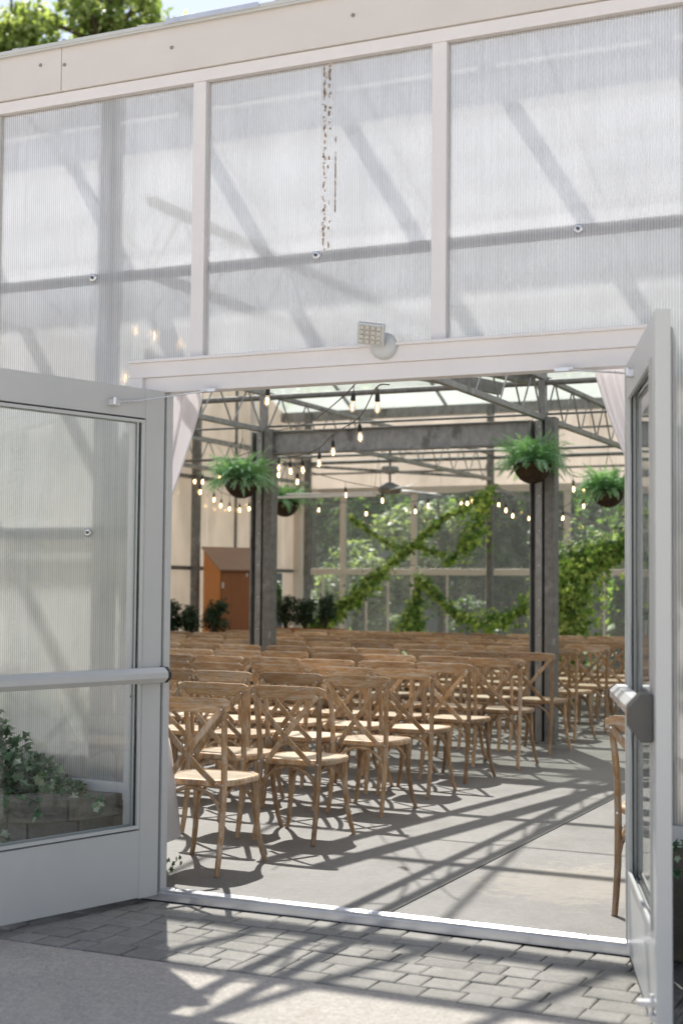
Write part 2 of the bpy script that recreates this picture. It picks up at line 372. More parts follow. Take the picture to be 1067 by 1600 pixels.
# ------------------------------------------------------------------ front wall
fw = thing('greenhouse_front_wall', 'white framed translucent greenhouse front with open double doors', 'wall', (0, 0, 0))
ms = [-6.09, -4.84, -3.59, -2.34, -1.09, .17, 1.42, 2.68, 3.93, 5.18, 6.43, 7.68]
xs = [FX0] + ms + [FX1]
for i in range(len(xs) - 1):
    a, b = xs[i] + .034, xs[i + 1] - .034
    zb = .49
    if a > -.3 and b < 2.7: zb = 2.545
    if xs[i] == -1.09:
        # panel runs down beside the door: L-shaped sheet
        poly_ = [(a, .49), (-.19, .49), (-.19, 2.545), (b, 2.545), (b, 3.905), (a, 3.905)]
    elif xs[i] == 1.42: poly_ = [(a, 2.545), (2.451, 2.545), (2.451, .49), (b, .49), (b, 3.905), (a, 3.905)]
    else: poly_ = [(a, zb), (b, zb), (b, 3.905), (a, 3.905)]
    m_ = MB(); n = len(poly_)
    m_.add([(x, .012, z) for x, z in poly_] + [(x, .002, z) for x, z in poly_], [tuple(range(n))[::-1], tuple(range(n, 2 * n))] + [(k, (k + 1) % n, n + (k + 1) % n, n + k) for k in range(n)])
    m_.build('translucent_panel', M['poly'], fw)
for x in ms:
    z0 = 2.545 if 0 < x < 2.4 else .49
    MB().box(x - .036, x + .036, -.028, .03, z0, 3.905).build('mullion', M['white'], fw, bevel=.003)
MB().box(FX0, FX1, -.034, .035, 3.905, 3.965).build('top_rail', M['white'], fw, bevel=.003)
# fascia boards, seams, screws, drip edge
for a, b in ((FX0, -3.7), (-3.697, -.642), (-.639, 2.6), (2.603, 5.7), (5.703, FX1)):
    MB().box(a, b, -.046 - random.random() * .004, .04, 3.968, 4.205).build('fascia_board', M['fascia'], fw, bevel=.002)
m_ = MB(); m_.box(FX0 - .05, FX1 + .05, -.07, .05, 4.207, 4.213); m_.box(FX0 - .05, FX1 + .05, -.07, -.064, 4.188, 4.207); m_.box(FX0 - .05, FX1 + .05, -.076, -.0705, 4.198, 4.217)
m_.build('drip_edge', M['alu'], fw, bevel=.002)
m_ = MB(); m_.box(.0, .52, -.084, -.080, 4.2, 4.224); m_.box(.85, 1.3, -.084, -.080, 4.2, 4.228); m_.build('flashing_strip', M['bare'], fw)
for x, z in ((-.77, 4.12), (-.62, 4.1), (.02, 4.09), (1.0, 4.09), (1.9, 4.09), (-1.9, 4.1), (2.9, 4.1)):
    MB().lathe((x, -.05, z), [(.009, .0), (.009, -.004), (.005, -.008)], 10, 'y').build('fascia_screw', M['steel'], fw)
# header over the doors (two stepped profiles)
m_ = MB(); m_.box(-.19, 2.45, -.055, .05, 2.463, 2.545); m_.box(-.12, 2.38, -.038, .05, 2.388, 2.463); m_.box(-.19, 2.45, -.075, -.055, 2.535, 2.55)
m_.build('door_header', M['white'], fw, bevel=.003)
m_ = MB(); m_.box(-.19, -.115, -.055, .05, 0, 2.463); m_.box(-.115, -.012, -.038, .05, 0, 2.388); m_.build('door_jamb', M['white'], fw, bevel=.003)
m_ = MB(); m_.box(2.375, 2.45, -.055, .05, 0, 2.463); m_.box(2.322, 2.375, -.038, .05, 0, 2.388); m_.build('door_jamb', M['white'], fw, bevel=.003)
m_ = MB(); m_.box(-.06, 2.3, -.058, -.002, -.03, .006); m_.box(-.06, 2.3, -.066, -.058, -.045, -.008)
for k in range(4): m_.box(-.05, 2.29, -.054 + k * .012, -.050 + k * .012, .006, .009)
m_.build('threshold', M['bare'], fw, bevel=.002)
m_ = MB()
for x in (.1, .6, 1.1, 1.6, 2.1): m_.lathe((x, -.026, .009), [(.006, 0), (.005, .003)], 8)
m_.build('threshold_screw', M['darkplastic'], fw)
# purlins behind the sheets
m_ = MB(); m_.box(FX0, FX1, .016, .05, 2.972, 3.022); m_.box(FX0, FX1, .05, .10, 3.017, 3.022); m_.build('purlin', M['white'], fw, bevel=.002)
for a, b in ((FX0, -.19), (2.45, FX1)):
    m_ = MB(); m_.box(a, b, .016, .06, 1.68, 1.745); m_.build('purlin', M['white'], fw, bevel=.002)
    MB().box(a, b, -.03, .06, .405, .49).build('sill', M['white'], fw, bevel=.003)
    MB().box(a, b, -.015, .12, -.06, .402).build('base_wall', M['stone'], fw, bevel=.004)
for z in (.76, .995): MB().box(2.46, 3.89, .02, .045, z - .012, z + .012).build('glazing_bar', M['white'], fw)
for x, z in [(.798 + 1.255 * k, 2.998) for k in range(-5, 6)] + [(-.459 - 1.255 * k, 1.711) for k in range(5)]:
    b_ = MB().lathe((x, .002, z), [(.021, 0), (.021, -.005), (.014, -.008)], 14, 'y').build('panel_bolt', M['bare'], fw)
    MB().lathe((x, -.007, z), [(.008, 0), (.007, -.007)], 8, 'y').build('bolt_head', M['darkplastic'], b_)
# peeling adhesive stain
m_ = MB()
def flake(cx, z, w, h):
    pts = []
    for k in range(7):
        a = 2 * PI * k / 7 + random.random() * .4; pts.append((cx + math.cos(a) * w * random.uniform(.5, 1), z + math.sin(a) * h * random.uniform(.5, 1)))
    m_.add([(x, .001, z) for x, z in pts] + [(x, -.001, z) for x, z in pts], [tuple(range(7)), tuple(range(7, 14))[::-1]] + [(k, (k + 1) % 7, 7 + (k + 1) % 7, 7 + k) for k in range(7)])
z = 3.90
while z > 3.02:
    h = .5 if z > 3.5 else .3
    for q in (.835, .860):
        if random.random() < (.7 if q < .85 else .5 if z > 3.6 else .15): flake(q + random.uniform(-.006, .006), z, random.uniform(.003, .010), random.uniform(.005, .016))
    if 3.2 < z < 3.55 and random.random() < .6: flake(.893, z, .004, .014)
    z -= .010
m_.build('adhesive_stain', leafmat('old_adhesive', [(0, (.62, .50, .40)), (.5, (.85, .77, .70)), (1, (.97, .95, .93))], .8, .9, (1, .95, .9)), fw)

# ---- doors
def make_door(hx, hy, dx, dy, side):
    d = Vector((dx, dy, 0)).normalized(); n = Vector((-d.y, d.x, 0))       # n: towards the opening for the left leaf
    if side > 0: n = -n
    if side < 0 and n.x < 0: n = -n
    def P(u, w, z): return (hx + d.x * u + n.x * w, hy + d.y * u + n.y * w, z)
    def bx(m, u0, u1, w0, w1, z0, z1):
        vs = [P(u, w, z) for u in (u0, u1) for w in (w0, w1) for z in (z0, z1)]
        m.add(vs, [(0, 1, 3, 2), (4, 6, 7, 5), (0, 4, 5, 1), (2, 3, 7, 6), (0, 2, 6, 4), (1, 5, 7, 3)])
    L = 1.19; T = .026
    m = MB(); bx(m, 0, .118, -T, T, -.02, 2.388); bx(m, L - .118, L, -T, T, -.02, 2.388)
    bx(m, .1185, L - .1185, -T + .001, T - .001, 2.245, 2.387); bx(m, .1185, L - .1185, -T + .001, T - .001, -.015, .30)
    door = m.build('door', M['alu'], fw, bevel=.003)
    m = MB(); bx(m, .128, L - .128, -.004, .004, .308, 2.237); m.build('door_glass', M['glass'], door)
    m = MB()
    for w in (-.0145, .0095):
        bx(m, .119, .128, w, w + .005, .301, 2.244); bx(m, L - .128, L - .119, w, w + .005, .301, 2.244)
        bx(m, .128, L - .128, w, w + .005, .301, .308); bx(m, .128, L - .128, w, w + .005, 2.237, 2.244)
    m.build('glazing_gasket', M['gasket'], door)
    m = MB(); 
    for w in (T - .004, -T - .010):
        bx(m, .129, .141, w, w + .012, .309, 2.236); bx(m, L - .141, L - .129, w, w + .012, .309, 2.236); bx(m, .141, L - .141, w, w + .012, .309, .325); bx(m, .141, L - .141, w, w + .012, 2.222, 2.236)
    m.build('glazing_bead', M['alu'], door)
    m = MB(); bx(m, -.012, -.001, -.012, .012, -.015, 2.37); m.build('hinge_seal', M['gasket'], door)
    m = MB(); bx(m, -.052, -.014, -.006, .030, -.01, 2.375); m.build('hinge_stile', M['alu'], door, bevel=.002)
    # push bar: hexagonal section
    z = 1.025; hh = .036
    sec = [(.030, -hh), (.072, -hh), (.098, -hh * .35), (.098, hh * .35), (.072, hh), (.030, hh)]
    def ext(m, sec, u0, u1, z):
        vs = [P(u0, w, z + q) for w, q in sec] + [P(u1, w, z + q) for w, q in sec]; k = len(sec)
        m.add(vs, [tuple(range(k))[::-1], tuple(range(k, 2 * k))] + [(i, (i + 1) % k, k + (i + 1) % k, k + i) for i in range(k)])
    m = MB(); ext(m, sec, .014, 1.0, z); bar = m.build('push_bar', M['alu'] if side < 0 else M['bare'], door, bevel=.004)
    m = MB(); ext(m, [(a * 1.03, b * 1.04) for a, b in sec], .0, .0135, z); m.build('end_cap', M['gasket'], bar)
    s2 = [(.0285, -.086), (.068, -.086), (.106, -.04), (.106, .03), (.068, .074), (.0285, .074)]
    m = MB(); ext(m, s2, 1.002, 1.12, z); m.build('latch_housing', M['darkplastic'], bar, bevel=.003)
    m = MB(); bx(m, .02, .09, T, .03, z - .025, z + .025); bx(m, 1.01, 1.10, T, .0285, z - .05, z + .05); m.build('bar_bracket', M['alu'], bar)
    # closer: track on the top rail, arm back to the header
    m = MB(); bx(m, .30, .36, T, T + .022, 2.285, 2.312); m.tube([P(.33, T + .018, 2.30), P(.17, .05, 2.325), (hx - side * .28 * 1, -.075, 2.38)], .0045, 6)
    m.lathe(P(.33, T + .02, 2.31), [(.010, -.02), (.010, .012)], 10)
    m.box(hx - side * .28 - .05, hx - side * .28 + .03, -.085, -.062, 2.372, 2.387)
    m.build('closer_arm', M['bare'], door)
    m = MB(); m.lathe(P(.19, T, 1.0 - .07), [(.004, 0), (.004, .003)], 8, 'x'); m.build('screw', M['darkplastic'], door)
    if side > 0:
        m = MB(); m.tube([P(L - .04, T + .012, .03), P(L - .04, T + .012, .12)], .008, 8); bx(m, L - .07, L - .01, T, T + .02, .04, .06); bx(m, L - .06, L - .02, T, T + .06, .085, .10)
        m.build('foot_bolt', M['bare'], door)
    return door
make_door(.0, -.062, -.27, -.963, -1)
make_door(2.303, -.062, .378, -1.13, 1)

# floodlight on the header
fl = thing('floodlight', 'square headed grey security floodlight mounted above the doorway', 'light', (1.17, -.06, 2.55))
MB().lathe((1.175, -.056, 2.535), [(.062, 0), (.062, -.018), (.05, -.03), (.02, -.034)], 24, 'y').build('base_plate', M['alu'], fl)
m_ = MB(); m_.tube([(1.178, -.08, 2.54), (1.170, -.105, 2.545), (1.155, -.118, 2.56)], .014, 10); m_.build('arm', M['alu'], fl)
hd = Matrix.Translation((1.148, -.155, 2.575)) @ Matrix.Rotation(math.radians(14), 4, 'Y') @ Matrix.Rotation(math.radians(24), 4, 'X') @ Matrix.Rotation(math.radians(14), 4, 'Z')
def rb(m, M4, x0, x1, y0, y1, z0, z1):
    vs = [M4 @ Vector((x, y, z)) for x in (x0, x1) for y in (y0, y1) for z in (z0, z1)]
    m.add(vs, [(0, 1, 3, 2), (4, 6, 7, 5), (0, 4, 5, 1), (2, 3, 7, 6), (0, 2, 6, 4), (1, 5, 7, 3)])
m_ = MB(); rb(m_, hd, -.062, .062, -.002, .026, -.05, .05); rb(m_, hd, -.04, .04, .026, .04, -.03, .03); h_ = m_.build('lamp_head', M['alu'], fl, bevel=.008)
m_ = MB()
for i in range(4):
    for j in range(4): rb(m_, hd, -.05 + i * .026, -.029 + i * .026, -.010, -.0025, -.041 + j * .0215, -.0235 + j * .0215)
m_.build('led_lens', surf('clear_lens', (.5, .47, .42), (.62, .59, .54), 30, .2, bs=0), h_, bevel=.002)

# ------------------------------------------------------------------ steel frame
COLX = [-6.4, -3.36, -.34, 2.69, 5.72]; COLY = [.28, 7.2, 14.3]
def column(x, y, label, ztop=4.2, wide=True):
    t = thing('steel_column', label, 'column', (x, y, 0), 'steel columns carrying the roof')
    m = MB(); s = .062
    if wide:   # channel with lipped flanges, stiffened side plate
        m.box(x - .115, x - .105, y - s, y + s, 0, 3.06); m.box(x - .105, x + .03, y + .045, y + .055, 0, 3.06)
        m.box(x - .06, x + .005, y - .052, y + .044, 0, 3.055)
        m.build('post', M['steel'], t, bevel=.003)
        m = MB(); m.box(x + .035, x + .115, y - s, y + s, 0, 3.08); m.box(x + .115, x + .135, y - s - .006, y + s + .006, 0, 3.08); m.build('side_plate', M['steeldark'], t, bevel=.003)
        m = MB(); m.box(x - .035, x + .03, y - .04, y + .04, 3.06, ztop); m.build('upper_post', M['steel'], t, bevel=.003)
    else:
        m.box(x - .045, x + .045, y - .045, y + .045, 0, ztop); m.build('post', M['steeldark'], t, bevel=.003)
    m = MB(); m.box(x - .16, x + .17, y - .12, y + .12, 0, .012); m.build('base_plate', M['steeldark'], t)
    m = MB()
    for k in range(9): m.lathe((x - .02, y - .053, .35 + k * .33), [(.008, 0), (.006, -.006)], 8, 'y')
    if wide: m.build('bolt', M['bare'], t)
    return t
for i, x in enumerate(COLX):
    for j, y in enumerate(COLY):
        if x > 0 and j > 0: continue
        xd = ['by the side wall', 'left of the aisle', 'at the aisle', 'right of the doorway', 'at the far right'][i]
        yd = ['just inside the front wall', 'in the middle of the seating', 'in front of the far windows'][j]
        column(x - (.20 if j == 0 else 0), y, f'grey galvanised steel column {yd}, {xd}', wide=(j == 1))
def truss(x, y0, y1, zb, zt, label, k0=0):
    t = thing('roof_truss', label, 'truss', (x, y0, zb), 'open web roof trusses')
    m = MB(); m.box(x - .028, x + .028, y0, y1, zb - .025, zb + .025); m.build('bottom_chord', M['steel'], t, bevel=.003)
    m = MB(); m.box(x - .028, x + .028, y0, y1, zt - .022, zt + .022); m.build('top_chord', M['steel'], t, bevel=.003)
    m = MB(); n = int((y1 - y0) / .30); s = (y1 - y0) / n
    for k in range(n):
        a, b = (zb + .02, zt - .02) if k % 2 == 0 else (zt - .02, zb + .02)
        m.tube([(x, y0 + k * s + .02, a), (x, y0 + (k + 1) * s - .02, b)], .009, 6)
    m.build('web_rods', M['steel'], t)
for i, x in enumerate(COLX):
    xd = ['beside the side wall', 'over the left column', 'over the aisle column', 'right of the doorway', 'at the far right'][i]
    truss(x + .01, .33, 7.13, 3.075, 3.46, f'galvanised zigzag truss {xd}, front half of the house')
    truss(x + .01, 7.25, 14.25, 3.075, 3.46, f'galvanised zigzag truss {xd}, rear half of the house')
# I-beam between the two middle columns
t = thing('steel_beam', 'deep grey steel beam spanning between the two middle columns', 'beam', (-1.85, 7.2, 2.8))
m = MB(); m.box(-3.225, -.455, 7.196, 7.206, 2.835, 3.045); m.build('web', M['steel'], t)
m = MB(); m.box(-3.225, -.455, 7.15, 7.25, 3.045, 3.06); m.box(-3.225, -.455, 7.15, 7.25, 2.82, 2.835); m.build('flanges', M['steeldark'], t, bevel=.002)
# long X-direction pipes
def pipe(a, b, r, label, name='steel_pipe', mat='steeldark'):
    o = MB().tube([a, b], r, 8).build(name, M[mat], org=a); tag(o, label, 'pipe', 'steel pipes across the house')
pipe((FX0 + .05, 7.2, 3.42), (FX1 - .05, 7.2, 3.42), .03, 'thin steel pipe crossing above the middle columns')
pipe((FX0 + .05, 14.3, 3.4), (FX1 - .05, 14.3, 3.4), .03, 'thin steel pipe crossing in front of the far wall')
pipe((FX0 + .05, 7.25, 3.12), (FX1 - .05, 7.25, 3.12), .012, 'thin conduit running along the top of the deep beam')
pipe((FX0 + .05, 3.9, 3.1), (FX1 - .05, 3.9, 3.02), .010, 'slim cable rod crossing above the front chairs')
pipe((FX0 + .05, 10.8, 3.15), (FX1 - .05, 10.8, 3.15), .018, 'slim pipe crossing above the rear chairs')
# diagonal sway braces in the far bay
for (a, b, l) in (((-3.3, 14.3, 2.95), (-1.6, 14.9, 2.3), 'rod brace leaning right from the far column'), ((-6.35, 14.3, 3.35), (-3.4, 14.3, 3.1), 'flat brace between the far columns')):
    o = MB().beam(a, b, .03, .045).build('sway_brace', M['steel'], org=a); tag(o, 'grey ' + l, 'brace')
# roof -------------------------------------------------------------
rf = thing('greenhouse_roof', 'translucent greenhouse roof of sloping glazing on thin rafters', 'roof', (0, 0, 4.2))
PITCH = .44
def zr(y):
    yy = y % 7.2 if y < 14.4 else y - 14.4
    return 4.22 + PITCH * min(yy, 7.2 - yy)
def slope(y0, y1, name, mat, th=.010, dz=.012):
    m = MB(); z0, z1 = zr(y0 + 1e-4) + dz, zr(y1 - 1e-4) + dz
    m.add([(FX0, y0, z0), (FX1, y0, z0), (FX1, y1, z1), (FX0, y1, z1), (FX0, y0, z0 + th), (FX1, y0, z0 + th), (FX1, y1, z1 + th), (FX0, y1, z1 + th)],
          [(0, 3, 2, 1), (4, 5, 6, 7), (0, 1, 5, 4), (1, 2, 6, 5), (2, 3, 7, 6), (3, 0, 4, 7)])
    return m.build(name, mat, rf)
for a, b in ((0.10, 3.6), (3.6, 7.2), (7.2, 10.8), (10.8, 14.4), (14.4, 15.2)): slope(a, b, 'roof_glazing', M['polyroof' if a < 7 else 'polyrear'])
for x0 in [-.98 + .78 * k for k in range(-7, 13)]:
    m = MB()
    for a, b in ((0.02, 3.58), (3.62, 7.18), (7.22, 10.78), (10.82, 14.38)):
        if a > 1 and round((x0 + .98) / .78) % 2: continue
        m.beam((x0, a, zr(a)), (x0, b, zr(b)), .04 if a < 1 else .028, .07 if a < 1 else .05)
    m.build('rafter', M['steel'], rf)
for y in (.45, 1.25, 2.5, 4.7, 5.9, 8.3, 9.5, 12.0, 13.2):
    MB().beam((FX0, y, zr(y) - .075), (FX1, y, zr(y) - .075), .07, .06).build('roof_purlin', M['steel'], rf)
for y in (3.6, 10.8): MB().beam((FX0, y, zr(y) - .02), (FX1, y, zr(y) - .02), .12, .12).build('ridge_beam', M['steel'], rf)
for y in (.12, 7.2, 14.4): 
    m = MB(); m.box(FX0, FX1, y - .09, y + .09, 4.08, 4.1); m.box(FX0, FX1, y - .09, y - .08, 4.1, 4.22); m.box(FX0, FX1, y + .08, y + .09, 4.1, 4.22); m.build('gutter', M['steel'], rf)
# opened vent panel / sloping strut seen under the roof
m = MB(); m.beam((-.95, 3.0, 3.30), (-.42, 7.05, 3.44), .11, .10); m.beam((-1.25, 3.0, 3.22), (-.72, 7.05, 3.36), .05, .12); 
tag(m.build('cable_tray', M['steel'], org=(-.9, 3, 3.3)), 'wide grey sloping tray running back under the roof beside the aisle truss', 'cable tray')
# side wall (left) --------------------------------------------------
sw = thing('greenhouse_side_wall', 'tall beige translucent side wall with steel rails, on the left', 'wall', (FX0, 7.6, 0))
def sidepanel(y0, y1, z0, z1f):
    m = MB(); n = 8; vs = []
    ys = [y0 + (y1 - y0) * k / n for k in range(n + 1)]
    lo = [(y, z0) for y in ys]; hi = [(y, z1f if isinstance(z1f, float) else zr(y) + .03) for y in ys]
    for X in (FX0, FX0 - .012):
        vs += [(X, y, z) for y, z in lo] + [(X, y, z) for y, z in hi]
    fs = []
    for k in range(n):
        fs.append((k, k + 1, n + 2 + k, n + 1 + k)); o = 2 * (n + 1); fs.append((o + k, o + n + 1 + k, o + n + 2 + k, o + k + 1))
    m.add(vs, fs); m.build('wall_panel', M['polyside'], sw)
for k in range(13):
    y0 = .05 + k * 1.2; y1 = min(y0 + 1.195, 15.18)
    if 13.0 < y0 < 13.5: sidepanel(y0, y1, 1.66, 0)
    else: sidepanel(y0, y1, 0.0, 0)
for z in (1.7, 3.0, 3.57): MB().box(FX0 + .003, FX0 + .05, .05, 15.15, z - .028, z + .028).build('rail', M['steeldark'], sw, bevel=.002)
for y, w, mt in ((1.4, .05, 'steeldark'), (4.0, .09, 'steeldark'), (6.5, .05, 'steeldark'), (9.1, .09, 'steeldark'), (11.565, .10, 'steeldark'), (12.76, .035, 'steeldark'), (13.25, .07, 'bare'), (14.75, .12, 'cream')):
    z1 = zr(y)
    MB().box(FX0 + .052, FX0 + .052 + w, y - w / 2, y + w / 2, 0 if mt != 'bare' else 1.85, z1).build('wall_post', M[mt], sw, bevel=.002)
# back wall ---------------------------------------------------------
bw = thing('greenhouse_back_wall', 'far wall of tall clear windows under beige translucent panels', 'wall', (0, BY, 0))
bx_ = [-6.85 + .0, -6.2, -4.95, -3.69, -2.44, -1.18, .08, 1.34, 2.6, 3.86, 5.1, 6.36, 7.6, 8.7]
for i, x in enumerate(bx_):
    w = .095
    MB().box(x - w / 2, x + w / 2, BY - .03, BY + .05, .0, 3.0).build('mullion', M['cream'] if i else M['steeldark'], bw, bevel=.003)
for z, h in ((1.7, .10), (3.0, .11), (.05, .1)):
    MB().box(FX0, FX1, BY - .06, BY - .032, z - h / 2, z + h / 2).build('rail', M['cream'], bw, bevel=.003)
for i in range(len(bx_) - 1):
    a, b = bx_[i] + .048, bx_[i + 1] - .048
    MB().box(a, b, BY, BY + .006, .1, 3.0).build('window_pane', M['winglass'], bw)
    if i % 2 == 0 or i in (1, 5, 7):
        m = MB(); 
        for q in ((.33, .66) if i in (1, 3) else (.45,)): m.box(a + (b - a) * q - .014, a + (b - a) * q + .014, BY - .028, BY - .004, .1, 1.66)
        m.build('glazing_bar', M['cream'], bw)
mb = MB(); 
for k in range(13):
    x0 = FX0 + k * 1.204; mb.box(x0, x0 + 1.2, BY, BY + .012, 3.05, 4.62)
mb.build('upper_panel', M['polyback'], bw)
for z in (3.3, 3.6, 3.9, 4.3): MB().box(FX0, FX1, BY - .04, BY - .002, z - .014, z + .014).build('thin_rail', M['steeldark'], bw)
# right side wall
rw = thing('greenhouse_side_wall', 'translucent side wall at the far right of the greenhouse', 'wall', (FX1, 7.6, 0))
FXs = FX0; FX0 = FX1
_sw = sw; sw = rw
for k in range(12):
    y0 = .05 + k * 1.2; sidepanel(y0, min(y0 + 1.195, 14.38), 0.0, 0)
sw = _sw; FX0 = FXs

# ------------------------------------------------------------------ chairs
def make_chair():
    t = thing('cross_back_chair', 'x', 'chair')
    # seat
    def outline(s, off=0):
        pts = []
        for k in range(36):
            a = 2 * PI * k / 36; c, q = math.cos(a), math.sin(a)
            e = .62
            x = math.copysign(abs(c) ** e, c) * (.222 - off); y = math.copysign(abs(q) ** e, q) * (.212 - off)
            x *= 1 + .10 * (y / .212) * .5
            pts.append((x, y + .005))
        return pts
    m = MB(); o0 = outline(1, .008); o1 = outline(1, 0); o2 = outline(1, .004); o3 = outline(1, .022); n = 36
    rings = [(o0, .430), (o1, .438), (o1, .456), (o2, .463), (o3, .466), (outline(1, .026), .461)]
    vs = [(x, y, z) for o, z in rings for x, y in o]
    fs = [tuple(range(n))[::-1]]
    for r_ in range(len(rings) - 1):
        for k in range(n): fs.append((r_ * n + k, r_ * n + (k + 1) % n, (r_ + 1) * n + (k + 1) % n, (r_ + 1) * n + k))
    m.add(vs, fs); seat = m.build('seat', M['chair'], t)
    m = MB(); o = outline(1, .026)
    vs = [(x, y, .4612) for x, y in o] + [(x * .6, y * .6, .457) for x, y in o] + [(0, 0, .4555)]
    m.add(vs, [(k, (k + 1) % n, n + (k + 1) % n, n + k) for k in range(n)] + [(n + k, n + (k + 1) % n, 2 * n) for k in range(n)], True)
    m.build('seat_panel', M['chairseat'], seat)
    for s in (-1, 1):
        m = MB(); m.tube([(s * .188, -.275, 0), (s * .186, -.252, .09), (s * .185, -.226, .22), (s * .187, -.212, .36), (s * .188, -.209, .46), (s * .190, -.214, .58), (s * .196, -.228, .70), (s * .204, -.244, .80), (s * .206, -.250, .845)],
                         [.0145, .0155, .0165, .017, .017, .0165, .016, .015, .014], 8)
        m.build('back_leg', M['chair'], t)
        m = MB(); m.tube([(s * .222, .200, 0), (s * .205, .190, .06), (s * .188, .176, .16), (s * .178, .166, .26), (s * .172, .158, .40), (s * .172, .156, .432)],
                         [.0135, .0145, .0155, .017, .021, .022], 8); m.build('front_leg', M['chair'], t)
    # top rail, bowed backwards
    m = MB(); K = 14; vs = []
    prof = [(-.010, -.036), (-.014, -.030), (-.014, .030), (-.010, .037), (.008, .037), (.012, .030), (.012, -.030), (.008, -.036)]
    for k in range(K + 1):
        u = -1 + 2 * k / K; x = .232 * u; y = -.262 + .020 * u * u; z = .846 + .002 * (1 - u * u)
        f = 1 - .35 * max(0, (abs(u) - .86) / .14) ** 2
        ang = math.atan2(2 * .020 * u, .232)
        for (a, b) in prof: vs.append((x - math.sin(ang) * a, y + math.cos(ang) * a, z + b * f))
    fs = []
    for k in range(K):
        for j in range(8): fs.append((k * 8 + j, k * 8 + (j + 1) % 8, k * 8 + 8 + (j + 1) % 8, k * 8 + 8 + j))
    fs += [tuple(range(8)), tuple(range(K * 8, K * 8 + 8))[::-1]]
    m.add(vs, fs); m.build('top_rail', M['chairrail'], t, bevel=0)
    for s in (-1, 1):
        pts = []
        for k in range(9):
            u = k / 8; x = s * (.206 - .352 * u); z = .835 - .395 * u
            y = -.272 + .058 * u - .030 * math.sin(PI * u) * .8 - (.004 if s > 0 else .018) * math.sin(PI * u)
            pts.append((x, y, z))
        m = MB(); m.ribbon(pts, (0, 1, 0), .031, .011); m.build('cross_slat', M['chair'], t)
    def arch(a, b, h, name='arched_brace'):
        a = Vector(a); b = Vector(b); pts = []
        for k in range(11):
            u = k / 10; p = a.lerp(b, u); q = -math.cos(PI * u); p = a.lerp(b, (q + 1) / 2); e = math.sqrt(max(0, 1 - q * q)); p.z = a.z + (h - a.z) * e
            c = (a + b) / 2; inward = Vector((-c.x, -c.y, 0)) * .12 * e; pts.append(p + inward)
        m = MB(); m.tube(pts, .0105, 6); m.build(name, M['chair'], t)
    RL, RR, FL, FR = (-.180, -.224, .262), (.180, -.224, .262), (-.172, .170, .262), (.172, .170, .262)
    arch(RL, RR, .422); arch(FL, FR, .422); arch(RL, FL, .422); arch(RR, FR, .422)
    for x, y, z in ((.203, -.276, .832), (-.203, -.276, .832), (.0, -.292, .642), (.188, -.228, .447), (-.188, -.228, .447), (.148, -.222, .452), (-.148, -.222, .452)):
        MB().lathe((x, y, z), [(.0058, 0), (.0048, -.004)], 8, 'y').build('screw', M['bare'], t)
    return t
chair0 = make_chair(); index(chair0)
rowY = [.34, 1.33, 2.43, 3.31, 4.19, 5.16, 6.25, 7.50, 8.38, 9.25, 10.15, 11.05]
rowX = [.095, .15, .09, .04, .02, .09, .02, -.10, -.09, -.1, -.12, -.1]
leftlim = [-.4, -.9, -2.1, -2.6, -3.1, -3.8, -4.4, -5.1, -5.6, -6.1, -5.5, -5.5]
first = True
G = 'limed wood cross-back chairs in rows'
tints = random.Random(3)
def put(x, y, rz, label, far=False):
    global first
    o = chair0 if first else copy_tree(chair0, None, 'screw' if far else None); first = False
    o.location = (x, y, 0); o.rotation_euler = (0, 0, rz); o['label'] = label; o['category'] = 'chair'; o['group'] = G
    return o
for r, (fy, fx) in enumerate(zip(rowY, rowX)):
    k = 0; cx = fx - .182
    while cx - .22 > leftlim[r]:
        y = fy + .27 + random.uniform(-.035, .035); x = cx + random.uniform(-.014, .014)
        hit = any(abs(x - c) < .36 and abs(y - yy) < .33 for c in COLX for yy in COLY[1:])
        if not hit:
            if r == 0: lab = 'wooden cross-back chair nearest the open doorway, beside the left door'
            elif k == 0: lab = f'wooden cross-back chair at the aisle end of the {ORDS[r]} row from the door'
            else: lab = f'wooden cross-back chair, {ORDS[k]} from the aisle in the {ORDS[r]} row from the door'
            rz = random.uniform(-.09, .09)
            if k == 0 and r < 4: x, y, rz = cx, fy + .27, (.03, .0, -.02, .025)[r]
            put(x, y, rz, lab, r > 4)
        k += 1; cx -= .485 + (.01 if r > 6 else 0)
# right hand block, hidden mostly by the open door
put(2.285, .70, .0, 'lone wooden cross-back chair cut off by the open right door')
put(2.30, 1.72, .03, 'wooden cross-back chair behind the lone chair, seen through the right door glass')
put(2.28, 2.70, -.02, 'wooden cross-back chair furthest back behind the right door glass')

